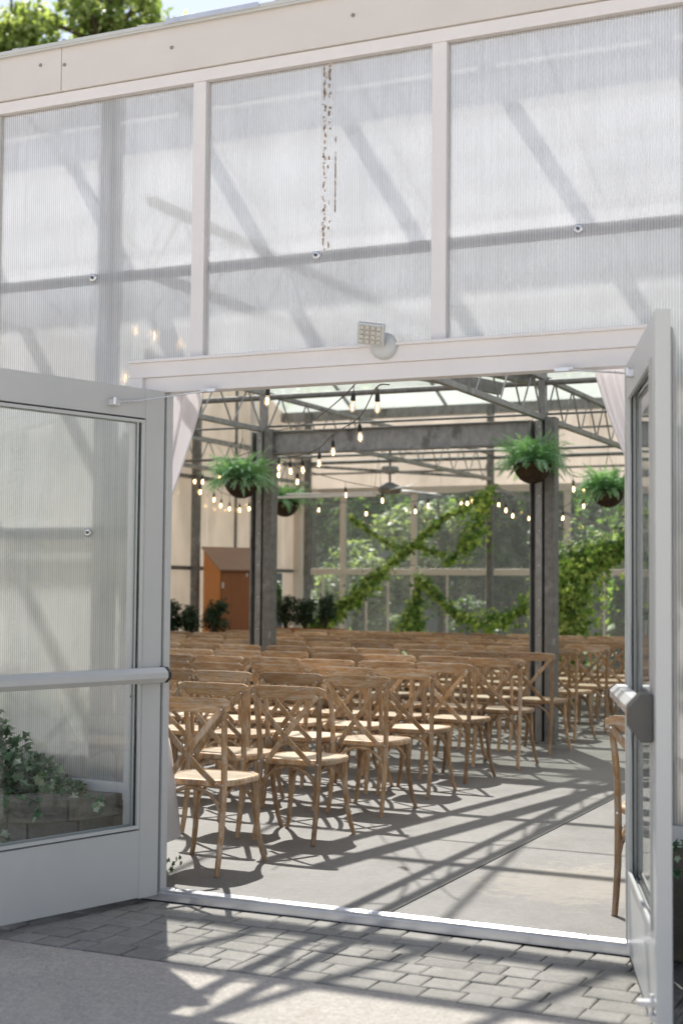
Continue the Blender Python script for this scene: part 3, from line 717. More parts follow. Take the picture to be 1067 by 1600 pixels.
# ------------------------------------------------------------------ curtains
def curtain(name_label, x_edge_top, x_far_top, tie, y, flip):
    m = MB(); nu, nv = 60, 30; vs = []; zt, zb = 2.44, tie[1]
    for j in range(nv + 1):
        v = j / nv; z = zt + (0.15 - zt) * v
        # width narrows to the tie then flares a little
        vt = (zt - zb) / (zt - .15)
        if v < vt:
            q = v / vt; q2 = q ** 1.25; e = x_edge_top + (tie[0] - x_edge_top) * q2; f = x_far_top + (tie[0] - flip * .10 - x_far_top) * q2
        else:
            q = (v - vt) / (1 - vt); e = tie[0] + flip * .03 * q; f = tie[0] - flip * (.10 + .08 * q)
        for i in range(nu + 1):
            u = i / nu; x = e + (f - e) * u
            yy = y + .022 * math.sin(u * 34 + v * 2.0) * (1 - .3 * v) + .012 * math.sin(u * 13 + 2 + v * 5)
            vs.append((x, yy, z))
    fs = [(j * (nu + 1) + i, j * (nu + 1) + i + 1, (j + 1) * (nu + 1) + i + 1, (j + 1) * (nu + 1) + i) for j in range(nv) for i in range(nu)]
    m.add(vs, fs, True); o = m.build('curtain', clothm, org=(x_edge_top, y, 2.44)); tag(o, name_label, 'curtain')
    md = o.modifiers.new('s', 'SOLIDIFY'); md.thickness = .002
def clothmat():
    m, nt, out = newmat('sheer_white_cloth'); d = N(nt, 'BsdfDiffuse'); d.inputs[0].default_value = (.84, .82, .84, 1)
    t = N(nt, 'BsdfTranslucent'); t.inputs[0].default_value = (.88, .86, .87, 1); x = N(nt, 'MixShader'); x.inputs[0].default_value = .5
    f = noiset(nt, coords(nt), 300, 2); nt.links.new(bump(nt, f, .1, .001), d.inputs['Normal'])
    nt.links.new(d.outputs[0], x.inputs[1]); nt.links.new(t.outputs[0], x.inputs[2]); nt.links.new(x.outputs[0], out.inputs[0]); return m
clothm = clothmat()
curtain('white curtain tied back inside the left edge of the doorway', .075, -.46, (-.27, 1.52), .20, 1)
curtain('white curtain tied back inside the right edge of the doorway', 2.06, 2.43, (2.40, 1.60), .20, -1)

# ------------------------------------------------------------------ table with cloth by the left door
tb = thing('side_table', 'small table with black legs just inside the left door', 'table', (-.66, .17, 0))
MB().box(-1.13, -.205, .10, .34, .70, .72).build('tabletop', M['darkplastic'], tb, bevel=.003)
for x in (-1.1, -.225):
    for y in (.125, .30): MB().tube([(x, y, 0), (x, y, .70)], .013, 8).build('leg', M['gasket'], tb)
m = MB(); nu = 120; vs = []; rings = [(0, .7225), (0, .7225), (.02, .60), (.035, .45), (.05, .30), (.06, .17)]
def rect(u, off):
    x0, x1, y0, y1 = -1.135 - off, -.2 + off, .095 - off * .5, .345 + off
    P_ = 2 * (x1 - x0 + y1 - y0); s = u * P_
    if s < x1 - x0: return x0 + s, y0
    s -= x1 - x0
    if s < y1 - y0: return x1, y0 + s
    s -= y1 - y0
    if s < x1 - x0: return x1 - s, y1
    s -= x1 - x0; return x0, y1 - s
for j, (off, z) in enumerate(rings):
    for i in range(nu):
        u = i / nu; w = .014 * math.sin(u * 95) * (j / 5) if j > 1 else 0
        x, y = rect(u, off + w + (-.06 if j == 0 else .004)); vs.append((x, y, z + (.02 * math.sin(u * 40) if j == 5 else 0)))
fs = [tuple(range(nu))] + [(j * nu + i, j * nu + (i + 1) % nu, (j + 1) * nu + (i + 1) % nu, (j + 1) * nu + i) for j in range(5) for i in range(nu)]
m.add(vs, fs, True); tag(m.build('tablecloth', clothm, org=(-.66, .17, .72)), 'white cloth hanging over the small black-legged table by the left door', 'tablecloth')

# geranium pot inside, behind the front panel
gp = thing('flower_pot', 'red flowering plant in a pot behind the left front panel', 'potted plant', (-1.3, .78, 0))
MB().lathe((-1.3, .78, 0), [(.12, 0), (.17, .3), (.18, .3), (.18, .34), (.15, .34), (.15, .31)], 20).build('pot', M['cabfront'], gp)
m = MB(); f_ = MB()
for k in range(900):
    a = random.random() * 2 * PI; r = .36 * random.random() ** .5; h = random.random()
    m.leaf((-1.3 + r * math.cos(a), .78 + r * math.sin(a), .36 + h * .62 * (1 - r * .9)), .075, shape='ivy')
for k in range(14):
    a = random.random() * 2 * PI; r = .3 * random.random() ** .5; c = Vector((-1.3 + r * math.cos(a), .78 + r * math.sin(a), random.uniform(.55, 1.0)))
    for q in range(28): f_.leaf(c + Vector((random.gauss(0, .02), random.gauss(0, .02), random.gauss(0, .02))), .03)
m.build('foliage', M['leafhedge'], gp); f_.build('flowers', M['red'], gp)

# ------------------------------------------------------------------ hanging fern baskets
def basket(x, y, zc, s, ztop, label, seed):
    rnd = random.Random(seed)
    t = thing('hanging_basket', label, 'hanging plant', (x, y, zc), 'hanging fern baskets')
    R = .178 * s; zt = zc + R * .55
    MB().lathe((x, y, zt), [(.001, -R * 1.04), (R * .35, -R * .99), (R * .66, -R * .80), (R * .88, -R * .50), (R * .98, -R * .2), (R, 0), (R * .93, 0), (R * .9, -.03)], 28).build('coco_bowl', M['coco'], t)
    m = MB()
    for k in range(10):
        a = 2 * PI * k / 10; m.tube([(x + math.cos(a) * R * 1.02 * math.cos(q), y + math.sin(a) * R * 1.02 * math.cos(q), zt - R * 1.06 * math.sin(q)) for q in [PI / 2 * i / 7 for i in range(8)]], .0028, 5)
    m.tube([(x + math.cos(2 * PI * k / 24) * R * 1.02, y + math.sin(2 * PI * k / 24) * R * 1.02, zt) for k in range(25)], .004, 5)
    m.tube([(x + math.cos(2 * PI * k / 24) * R * .68, y + math.sin(2 * PI * k / 24) * R * .68, zt - R * .82) for k in range(25)], .0028, 5)
    m.build('wire_frame', M['wire'], t)
    m = MB(); zh = min(ztop - .05, zt + .42 * s)
    for k in range(3):
        a = 2 * PI * k / 3 + .4; m.tube([(x + math.cos(a) * R, y + math.sin(a) * R, zt), (x, y, zh)], .0022, 5)
    n = max(2, int((ztop - zh) / .03))
    for k in range(n):
        z0 = zh + (ztop - zh) * k / n; z1 = zh + (ztop - zh) * (k + 1) / n; o = .006 if k % 2 else 0
        m.tube([(x - .006 + o, y - o, z0), (x + .006 - o, y + o, (z0 + z1) / 2), (x - .006 + o, y - o, z1)], .002, 4)
    m.build('chain', M['wire'], t)
    m = MB()
    for k in range(230):
        a = rnd.random() * 2 * PI; q0 = rnd.random(); L = rnd.uniform(.17, .41) * s; up = rnd.uniform(.2, 2.4) if q0 > .15 else rnd.uniform(-.1, .35)
        p = Vector((x + math.cos(a) * R * rnd.uniform(.05, .8), y + math.sin(a) * R * rnd.uniform(.05, .8), zt))
        d = Vector((math.cos(a) * .9, math.sin(a) * .9, up)).normalized(); st = 12; sl = L / st
        side = d.cross(Vector((0, 0, 1))).normalized(); pts = [p.copy()]
        for q in range(st):
            p = p + d * sl; d = (d + Vector((0, 0, -.07 - .13 * q / st)) + Vector((rnd.gauss(0, .05), rnd.gauss(0, .05), rnd.gauss(0, .03)))).normalized(); pts.append(p.copy())
            wl = .030 * s * math.sin(PI * min(1, (q + 1) / st * .85 + .12)) + .008
            for b in range(5):
                for sd in (-1, 1):
                    pp = p - d * (sl * b / 5); dr = (side * sd + d * .45 + Vector((rnd.gauss(0, .25), rnd.gauss(0, .25), rnd.gauss(0, .45)))).normalized()
                    e = pp + dr * wl * rnd.uniform(.6, 1.2); wv = d * .0022
                    m.add([pp - wv, pp + wv, e + wv * .5, e - wv * .5], [(0, 1, 2, 3)])
        m.tube(pts[::3], .0016, 3, caps=False)
    m.build('fern', M['fern'], t)
basket(-3.36, 6.74, 2.43, 1.0, 3.05, 'fern in a coco bowl basket hanging in front of the left middle column', 1)
basket(-6.36, 13.45, 2.62, 1.2, 3.05, 'smallest looking fern basket hanging far back, right of the left column', 2)
basket(-.35, 6.90, 2.52, 1.0, 3.05, 'largest looking fern basket hanging in front of the right middle column', 3)
basket(-.34, 9.60, 2.44, .98, 3.05, 'fern basket hanging behind and right of the right middle column', 4)

# ------------------------------------------------------------------ string lights
def bulbmats():
    m, nt, out = newmat('bulb_glass'); tr = N(nt, 'BsdfTransparent'); tr.inputs[0].default_value = (1, .96, .88, 1)
    gl = N(nt, 'BsdfGlossy'); gl.inputs['Roughness'].default_value = .03; em = N(nt, 'Emission'); em.inputs[0].default_value = (1, .72, .42, 1); em.inputs[1].default_value = .5
    lw = N(nt, 'LayerWeight'); lw.inputs[0].default_value = .25
    x = N(nt, 'MixShader'); nt.links.new(lw.outputs['Fresnel'], x.inputs[0]); nt.links.new(tr.outputs[0], x.inputs[1]); nt.links.new(gl.outputs[0], x.inputs[2])
    a = N(nt, 'MixShader'); a.inputs[0].default_value = .35; nt.links.new(x.outputs[0], a.inputs[1]); nt.links.new(em.outputs[0], a.inputs[2]); nt.links.new(a.outputs[0], out.inputs[0])
    m2, nt, out = newmat('bulb_filament'); em = N(nt, 'Emission'); em.inputs[0].default_value = (1, .62, .26, 1); em.inputs[1].default_value = 28; nt.links.new(em.outputs[0], out.inputs[0]); return m, m2
BG, BF = bulbmats()
sk = MB(); sk.lathe((0, 0, 0), [(.004, -.0), (.012, -.008), (.015, -.02), (.0165, -.055), (.013, -.06)], 10)
bg = MB(); bg.lathe((0, 0, 0), [(.011, -.058), (.013, -.068), (.021, -.088), (.0235, -.104), (.019, -.124), (.009, -.136), (.001, -.139)], 12)
fi = MB(); fi.tube([(-.004, 0, -.078), (-.006, 0, -.118), (0, 0, -.122), (.006, 0, -.118), (.004, 0, -.078)], .0028, 5)
protos = None
def string(label, pts, bulbs, drop=.05):
    """pts: cable nodes; bulbs: parameters 0..1 along the cable"""
    global protos
    P_ = [Vector(p) for p in pts]; P_[0:0] = []
    # smooth with sag
    path = []
    for i in range(len(P_) - 1):
        a, b = P_[i], P_[i + 1]
        p0 = P_[max(i - 1, 0)]; p3 = P_[min(i + 2, len(P_) - 1)]
        for k in range(6):
            u = k / 6; q = .5 * ((2 * a) + (b - p0) * u + (2 * p0 - 5 * a + 4 * b - p3) * u * u + (3 * a - p0 - 3 * b + p3) * u ** 3); path.append(q)
    path.append(P_[-1])
    t = thing('string_lights', label, 'string lights', tuple(P_[0]), 'strings of warm bulbs')
    MB().tube(path, .0045, 6).build('cable', M['wire'], t)
    for u in bulbs:
        f = u * (len(path) - 1); i = min(int(f), len(path) - 2); p = path[i].lerp(path[i + 1], f - i)
        d = drop * random.uniform(.85, 1.15); org = p - Vector((0, 0, d)) - P_[0]
        if protos is None:
            b = bg.build('bulb', BG, t, org=(0, 0, 0)); s_ = sk.build('socket', M['socket'], b, org=(0, 0, 0)); f_ = fi.build('filament', BF, b, org=(0, 0, 0))
            protos = (b, s_, f_)
        else:
            b = protos[0].copy(); C.objects.link(b); b.parent = t
            for q in protos[1:]: c = q.copy(); C.objects.link(c); c.parent = b
        b.location = org; b.rotation_euler = (random.uniform(-.08, .08), random.uniform(-.08, .08), random.random() * 3)
        w = MB().tube([p, p - Vector((0, 0, d))], .003, 5)
        w.build('drop_wire', M['wire'], t)
string('string of bulbs swooping from above the doorway down to the left column', [(.22, 2.2, 2.71), (0.0, 2.5, 2.74), (-.62, 3.6, 2.70), (-1.36, 4.7, 2.71), (-1.83, 5.4, 2.68), (-2.37, 6.1, 2.69), (-2.78, 6.6, 2.74), (-3.16, 7.05, 2.85)], [.13, .285, .43, .57, .70, .82, .93], .045)
string('cable with two bulbs crossing high from the left column to the doorway top', [(-3.12, 7.0, 3.04), (-2.05, 5.6, 2.93), (-.79, 3.6, 2.83), (-.06, 2.4, 2.80)], [.86])
string('short drop with one bulb hanging close behind the door header at the left', [(-1.0, 2.6, 2.98), (-1.06, 3.0, 2.95), (-1.12, 3.4, 3.0)], [.5], .08)
string('string of bulbs running from the left column to the side wall behind the fern', [(-3.42, 7.12, 2.86), (-4.34, 8.4, 2.94), (-5.64, 10.0, 2.96), (-6.75, 11.41, 3.06)], [.04, .3, .55, .8, .98], .05)
string('sagging string of small bulbs along the side wall above the wooden cabinet', [(-6.72, 11.41, 3.0), (-6.74, 11.9, 2.90), (-6.76, 12.2, 2.82), (-6.78, 12.6, 2.78), (-6.78, 13.0, 2.80), (-6.78, 13.4, 2.88), (-6.78, 13.8, 3.05)], [.06, .2, .34, .45, .58, .7, .85], .09)
string('string of bulbs running back from the left column past the ceiling fan', [(-3.29, 7.14, 2.84), (-3.47, 8.2, 2.77), (-3.45, 9.4, 2.70), (-3.30, 10.3, 2.67), (-3.28, 12.0, 2.70), (-3.35, 14.2, 2.91)], [.10, .2, .4, .58, .76, .9], .06)
string('string of bulbs across the top of the far windows', [(-6.74, 15.0, 2.9), (-6.13, 14.4, 2.80), (-5.24, 14.0, 2.73), (-4.44, 13.6, 2.71), (-3.84, 13.7, 2.80), (-3.45, 13.9, 2.88), (-3.1, 14.0, 2.82), (-2.78, 13.5, 2.66), (-2.36, 13.0, 2.57), (-1.97, 12.5, 2.60)], [.08, .22, .36, .5, .54, .66, .72, .8, .9], .06)
string('string of bulbs from the right column to the fern basket beyond it', [(-.24, 7.3, 2.8), (-.49, 8.5, 2.68), (-.65, 9.5, 2.69), (-.59, 10.0, 2.75), (-.37, 10.5, 2.83)], [.4, .6, .98], .05)
string('string of bulbs over the ivy arch on the right', [(-2.11, 13.5, 2.62), (-1.97, 13.5, 2.61), (-1.58, 13.0, 2.74), (-1.05, 12.0, 2.76), (-.5, 11.4, 2.8)], [.2, .5, .8], .06)
string('string of warm bulbs behind the upper left front panels', [(-2.6, 2.2, 3.1), (-1.9, 1.6, 2.85), (-1.1, 1.2, 2.82), (-.6, .9, 3.1)], [.2, .45, .7, .9], .06)

# ------------------------------------------------------------------ ceiling fan
cf = thing('ceiling_fan', 'grey ceiling fan with long white blades under the roof', 'ceiling fan', (-3.35, 10.5, 3.05))
m = MB(); m.tube([(-3.35, 10.5, 3.4), (-3.35, 10.5, 2.72)], .016, 8); m.build('down_rod', M['steeldark'], cf)
MB().lathe((-3.35, 10.5, 2.92), [(.10, .04), (.11, .02), (.11, -.03), (.06, -.05)], 16).build('junction_box', M['steel'], cf)
MB().lathe((-3.35, 10.5, 2.67), [(.04, .09), (.12, .05), (.15, 0), (.13, -.04), (.05, -.055)], 20).build('motor', M['steeldark'], cf)
for a in (190, 310, 70):
    a = math.radians(a); c, s_ = math.cos(a), math.sin(a); m = MB()
    vs = []
    for r_, w, h in ((.14, .04, 0), (.3, .07, .0), (.85, .075, -.01), (.92, .055, -.012)):
        for sd in (-1, 1): 
            for dz in (-.004, .004): vs.append((-3.35 + c * r_ - s_ * w * sd, 10.5 + s_ * r_ + c * w * sd, 2.675 + h + dz + sd * .018))
    fs = []
    for k in range(3):
        b = k * 4; fs += [(b, b + 4, b + 6, b + 2), (b + 1, b + 3, b + 7, b + 5), (b, b + 1, b + 5, b + 4), (b + 2, b + 6, b + 7, b + 3)]
    fs += [(0, 2, 3, 1), (12, 13, 15, 14)]
    m.add(vs, fs); m.build('blade', M['white'], cf)
tl = thing('tube_light', 'long bright white tube light fixture left of the ceiling fan', 'light', (-4.55, 10.6, 2.66))
m = MB(); m.box(-5.0, -3.62, 10.86, 10.94, 2.655, 2.68); m.box(-5.0, -3.62, 10.62, 10.70, 2.60, 2.625); m.build('fixture_body', M['white'], tl, bevel=.003)
for hx in (-4.98, -3.64):
    MB().tube([(hx, 10.66, 2.62), (hx, 10.8, 3.14), (hx, 10.90, 2.66)], .003, 5).build('hanger', M['wire'], tl)

# ------------------------------------------------------------------ wooden cabinet
cb = thing('wooden_cabinet', 'tall orange brown wooden cabinet with a sloping top behind the chairs', 'cabinet', (-6.0, 11.5, 0))
ang = math.radians(56); cc_, ss_ = math.cos(ang), math.sin(ang)
def cp(u, v, z): return (-6.10 + u * cc_ - v * ss_, 11.05 + u * ss_ + v * cc_, z)     # u along the front, v back
m = MB(); W, D = .72, .52
zf, zb_ = 1.66, 1.96
m.add([cp(0, 0, 0), cp(0, D, 0), cp(0, D, zb_), cp(0, 0, zf), cp(.02, 0, 0), cp(.02, D, 0), cp(.02, D, zb_), cp(.02, 0, zf)], [(0, 3, 2, 1), (4, 5, 6, 7), (0, 1, 5, 4), (1, 2, 6, 5), (2, 3, 7, 6), (3, 0, 4, 7)])
m.add([cp(W - .02, 0, 0), cp(W - .02, D, 0), cp(W - .02, D, zb_), cp(W - .02, 0, zf), cp(W, 0, 0), cp(W, D, 0), cp(W, D, zb_), cp(W, 0, zf)], [(0, 3, 2, 1), (4, 5, 6, 7), (0, 1, 5, 4), (1, 2, 6, 5), (2, 3, 7, 6), (3, 0, 4, 7)])
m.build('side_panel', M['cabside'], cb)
def q8(m, u0, u1, v0, v1, za, zb2):
    m.add([cp(u, v, z) for u in (u0, u1) for v in (v0, v1) for z in (za, zb2)], [(0, 1, 3, 2), (4, 6, 7, 5), (0, 4, 5, 1), (2, 3, 7, 6), (0, 2, 6, 4), (1, 5, 7, 3)])
m = MB(); q8(m, .021, W - .021, D - .02, D, 0, zb_ - .003); m.build('back_panel', M['cabside'], cb)
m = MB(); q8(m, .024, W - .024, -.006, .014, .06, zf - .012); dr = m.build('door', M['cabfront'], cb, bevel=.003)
m = MB(); q8(m, .03, .06, -.012, -.007, 1.42, 1.50); q8(m, .03, .06, -.012, -.007, .4, .48); m.build('hinge', M['bare'], dr)
m = MB(); q8(m, .40, .42, -.014, -.007, 1.58, 1.63); m.build('latch', M['bare'], dr)
m = MB(); vs = [cp(-.03, -.05, zf - .006), cp(W + .03, -.05, zf - .006), cp(W + .03, D + .01, zb_ + .015), cp(-.03, D + .01, zb_ + .015)]; m.add(vs + [(a, b, c + .022) for a, b, c in vs], [(0, 3, 2, 1), (4, 5, 6, 7), (0, 1, 5, 4), (1, 2, 6, 5), (2, 3, 7, 6), (3, 0, 4, 7)]); m.build('sloping_top', M['cabtop'], cb)

# ------------------------------------------------------------------ planter boxes with shrubs
def clump(m, c, R, n, size, shape='oval', zs=1.0, rnd=random, shell=.5):
    for k in range(n):
        v = Vector((rnd.gauss(0, 1), rnd.gauss(0, 1), rnd.gauss(0, 1))).normalized() * R * (shell + (1 - shell) * rnd.random()) if rnd.random() < .75 else Vector((rnd.uniform(-R, R), rnd.uniform(-R, R), rnd.uniform(-R, R))) * .6
        p = Vector(c) + Vector((v.x, v.y, v.z * zs)); d = (v + Vector((0, 0, R * .6)) + Vector((rnd.gauss(0, R * .6), rnd.gauss(0, R * .6), rnd.gauss(0, R * .6))))
        m.leaf(p, size * rnd.uniform(.7, 1.3), d, shape)
def shrubbox(x0, x1, y0, y1, zr_, plants, label):
    t = thing('planter_box', 'orange brown cedar planter box ' + label, 'planter', ((x0 + x1) / 2, (y0 + y1) / 2, 0), 'cedar planter boxes')
    m = MB(); m.box(x0, x1, y0, y0 + .03, .5, zr_); m.box(x0, x1, y1 - .03, y1, .5, zr_); m.box(x0, x0 + .03, y0 + .031, y1 - .031, .5, zr_); m.box(x1 - .03, x1, y0 + .031, y1 - .031, .5, zr_)
    m.box(x0 + .03, x1 - .03, y0 + .03, y1 - .03, .5, .53); m.build('box', M['planter'], t, bevel=.003)
    m = MB(); m.box(x0 + .031, x1 - .031, y0 + .031, y1 - .031, .53, zr_ - .04); m.build('soil', M['soil'], t)
    for a in (x0 + .04, x1 - .04):
        for b in (y0 + .05, y1 - .05): MB().box(a - .025, a + .025, b - .025, b + .025, 0, .5).build('leg', M['planter'], t)
    for (x, y, h, w, lab) in plants:
        s_ = thing('shrub', lab, 'shrub', (x, y, zr_ - .05), 'small evergreen shrubs in the planter boxes')
        m = MB(); st = MB(); n = int(12 + h * 22)
        for k in range(n):
            a = random.random() * 2 * PI; q = random.random(); r = w * (.2 + .8 * random.random()) * (1 - .45 * q)
            tip = Vector((x + r * math.cos(a), y + r * math.sin(a) * .8, zr_ + h * (.25 + .7 * q))); st.tube([(x, y, zr_ - .06), (x + .4 * r * math.cos(a), y + .3 * r * math.sin(a), zr_ + h * .3 * q + .05), tip], [.009, .006, .003], 5)
            clump(m, tip, .085, 60, .042, 'oval', 1.25)
        m.build('foliage', M['leafshrub'], s_); st.build('stems', M['bark'], s_)
shrubbox(-6.72, -5.60, 10.35, 10.68, .80, [(-6.50, 10.5, .42, .22, 'upright dark shrub at the left end of the left planter box'), (-6.22, 10.52, .34, .20, 'shrub second from the left in front of the side wall'), (-5.86, 10.48, .42, .27, 'broad dark shrub in front of the wooden cabinet')], 'in front of the wooden cabinet')
shrubbox(-6.30, -5.15, 12.75, 13.08, .84, [(-6.05, 12.9, .44, .25, 'bright green shrub just right of the left column'), (-5.72, 12.9, .40, .23, 'dark shrub in the middle of the rear planter box'), (-5.40, 12.9, .46, .20, 'tallest shrub at the right of the rear planter box')], 'near the far left corner')

# ------------------------------------------------------------------ vines
def vine(label, pts, r, dens, size=.070, mat='leafvine', droop=.0, seed=0):
    rnd = random.Random(seed); P_ = [Vector(p) for p in pts]
    t = thing('climbing_vine', label, 'vine', tuple(P_[0]), 'leafy vines inside the far windows')
    m = MB(); st = MB(); tot = 0
    segs = []
    for a, b in zip(P_, P_[1:]): segs.append((a, b, (b - a).length)); tot += (b - a).length
    rr = r if isinstance(r, list) else [r] * len(P_)
    for i, (a, b, l) in enumerate(segs):
        n = int(dens * .8 * l * (rr[i] / .12) * (1.9 if rr[i] > .13 else 1))
        for k in range(n):
            u = rnd.random(); p = a.lerp(b, u); R = rr[i] * (1 - u) + rr[i + 1] * u
            R *= max(.25, .9 + 1.5 * noise.noise(p * 2.6 + Vector((seed * 7.3, 0, 0))) + (rnd.uniform(.4, 1.6) if rnd.random() < .2 else 0))
            v = Vector((rnd.gauss(0, 1), rnd.gauss(0, 1), rnd.gauss(0, 1))).normalized() * R * rnd.random() ** .4
            p = p + Vector((v.x, v.y * .8, v.z - droop * rnd.random() ** 2))
            m.leaf(p, size * rnd.uniform(.5, 1.3), v + Vector((0, -R * .6, R * .4)), 'ivy' if rnd.random() < .5 else 'oval')
    for q in range(3):
        o = Vector((rnd.uniform(-.02, .02), rnd.uniform(-.02, .02), 0)); path = []
        for a, b in zip(P_, P_[1:]):
            for k in range(4): path.append(a.lerp(b, k / 4) + Vector((rnd.gauss(0, .012), rnd.gauss(0, .012), rnd.gauss(0, .012))) + o)
        path.append(P_[-1] + o); st.tube(path, .008, 5)
    m.build('foliage', M[mat], t); st.build('stems', M['bark'], t)
vine('long vine climbing diagonally from lower left to the top of the far column', [(-5.95, 13.6, .78), (-5.4, 13.6, 1.18), (-4.87, 13.6, 1.64), (-4.36, 13.6, 2.04), (-3.86, 13.6, 2.46), (-3.36, 13.6, 2.69), (-3.12, 13.6, 2.84)], [.19, .15, .09, .11, .10, .09, .08], 640, seed=1)
vine('thin vine slanting down to the right across the upper far windows', [(-5.4, 13.7, 2.52), (-4.98, 13.7, 2.24), (-4.62, 13.7, 2.03), (-4.26, 13.7, 2.06), (-3.86, 13.7, 1.92)], [.05, .05, .08, .11, .05], 560, seed=2)
vine('vine garland sagging low in front of the far windows', [(-4.22, 13.2, .70), (-4.10, 13.2, 1.20), (-4.04, 13.2, 1.60), (-3.8, 13.2, 1.36), (-3.55, 13.2, 1.12), (-3.12, 13.2, .95), (-2.74, 13.2, 1.03), (-2.30, 13.2, 1.27), (-1.9, 13.2, 1.5)], [.20, .10, .11, .11, .12, .12, .13, .17, .14], 640, seed=3)
vine('vine hanging down from the top of the far column', [(-3.2, 14.0, 2.95), (-3.38, 14.0, 2.62), (-3.50, 14.0, 2.35), (-3.66, 14.0, 2.05), (-3.95, 14.0, 1.8)], [.09, .13, .16, .10, .06], 520, seed=4)
vine('thick leafy arch of vines right of the right middle column', [(-1.62, 12.0, .5), (-1.58, 12.0, 1.0), (-1.52, 12.0, 1.5), (-1.40, 12.0, 1.82), (-1.10, 12.0, 1.90), (-.80, 12.0, 2.02), (-.55, 12.0, 2.25), (-.3, 12.0, 2.45), (.1, 12.0, 2.6)], [.24, .27, .25, .23, .20, .19, .2, .22, .22], 1000, size=.07, droop=.08, seed=5)
vine('inner leg of the leafy vine arch behind the last chairs', [(-1.40, 11.8, .5), (-1.33, 11.8, 1.0), (-1.33, 11.8, 1.55)], [.14, .11, .09], 900, size=.07, seed=6)
vine('vine climbing the column inside the left front panels', [(-.50, .36, .05), (-.46, .36, 1.0), (-.42, .36, 2.0), (-.44, .36, 2.75)], [.07, .05, .07, .05], 380, size=.06, seed=7)
vine('vine growing behind the panels right of the open door', [(2.60, .22, .1), (2.62, .22, .8), (2.58, .22, 1.6), (2.62, .22, 2.3), (2.56, .22, 2.8)], [.11, .12, .11, .11, .08], 900, size=.06, seed=8)

# ------------------------------------------------------------------ outside planters with ivy
def stone_planter(cx, flip, label, label2):
    """curved retaining wall: arc starts beside the jamb and bulges out to the street"""
    t = thing('stone_planter', label, 'planter', (cx, -.3, 0), 'curved stone planters beside the doors')
    A = 1.30; B = .80; ox = cx - flip * (A + .0)         # ellipse centre on the wall line
    def pt(a, s): return (ox + flip * math.cos(a) * A * s, -.02 - math.sin(a) * B * s)
    n = 11; zt = .44
    for course, (z0, z1, so, si) in enumerate(((-.05, .105, .97, .80), (.108, .222, .965, .80), (.225, .335, .96, .80), (.338, zt, 1.0, .76))):
        m = MB(); off = .5 * (course % 2) if course < 3 else 0
        nn = n if course < 3 else 8
        for k in range(-1, nn + 1):
            a0 = max(0, (k + off) * PI / nn + .006); a1 = min(PI, (k + 1 + off) * PI / nn - .006)
            if a1 - a0 < .03: continue
            sub = 4; po = [pt(a0 + (a1 - a0) * q / sub, so + random.uniform(-.002, .002)) for q in range(sub + 1)]; pi_ = [pt(a1 - (a1 - a0) * q / sub, si) for q in range(sub + 1)]
            m.prism(po + pi_, z0, z1 + random.uniform(-.001, .001))
        m.build('cap_stones' if course == 3 else 'wall_stones', M['stone'], t, bevel=.005)
    m = MB(); m.prism([pt(PI * q / 16, .80) for q in range(17)], 0, .37); m.build('soil', M['soil'], t)
    iv = thing('ivy_plant', label2, 'plant', (ox, -.3, .37), 'ivy spilling over the stone planters')
    m = MB(); st = MB(); rnd = random.Random(int(cx * 10) + 5)
    for k in range(4200):
        a = rnd.uniform(.02, PI * .98); s_ = rnd.random() ** .6 * (.80 + .10 * math.sin(a * 9)); x, y = pt(a, s_); dist = abs(x - cx)
        h = (.08 if flip > 0 else .22) + .72 * min(1, max(0, (dist - .25) / .75)) * (1 - s_ * .55)
        m.leaf((x, y, .40 + h * rnd.random() ** .7), rnd.uniform(.028, .062), Vector((rnd.gauss(0, .6), rnd.gauss(-.7, .5), rnd.gauss(.8, .4))), 'ivy', .45)
    for k in range(9):      # trailing runners over the cap
        a = rnd.uniform(.05, 1.5); p = Vector((*pt(a, .85), .47)); e = Vector((*pt(a + rnd.uniform(-.1, .1), 1.05), .44)); L_ = rnd.uniform(.05, .26)
        path = [p, e, e - Vector((0, .02, L_))]; st.tube(path, .003, 4)
        for q in range(9):
            u = q / 8; c = p.lerp(e, u * 2) if u < .5 else e.lerp(path[2], u * 2 - 1); m.leaf(c + Vector((rnd.gauss(0, .02), -.01, rnd.gauss(0, .012))), rnd.uniform(.028, .052), Vector((rnd.gauss(0, .5), -1, rnd.gauss(.5, .3))), 'ivy', .3)
    for k in range(10):      # upright shoots
        a = rnd.uniform(.5, 2.6); p = Vector((*pt(a, rnd.uniform(.2, .7)), .4)); e = p + Vector((rnd.uniform(-.2, .2), rnd.uniform(-.15, .1), rnd.uniform(.45, .75)))
        st.tube([p, p.lerp(e, .5) + Vector((.02, 0, .05)), e], .003, 4)
        for q in range(10): m.leaf(p.lerp(e, (q + 1) / 10) + Vector((rnd.gauss(0, .03), rnd.gauss(0, .03), 0)), rnd.uniform(.03, .055), Vector((rnd.gauss(0, .6), -1, rnd.gauss(.4, .3))), 'ivy', .3)
    m.build('leaves', M['ivy'], iv); st.build('stems', M['stem'], iv)
stone_planter(-.21, 1, 'curved grey stone planter seen through the left door glass', 'variegated green ivy in the planter behind the left door')
stone_planter(2.53, -1, 'curved grey stone planter right of the right door', 'green ivy in the planter right of the right door')
iv = thing('ivy_sprig', 'tiny ivy sprig on the floor beside the left jamb', 'plant', (-.05, .30, 0))
m = MB()
for k in range(16): m.leaf((-.13 + random.gauss(0, .02), .30 + random.gauss(0, .03), .01 + random.random() * .07), .026, None, 'ivy')
m.build('leaves', M['ivy'], iv)

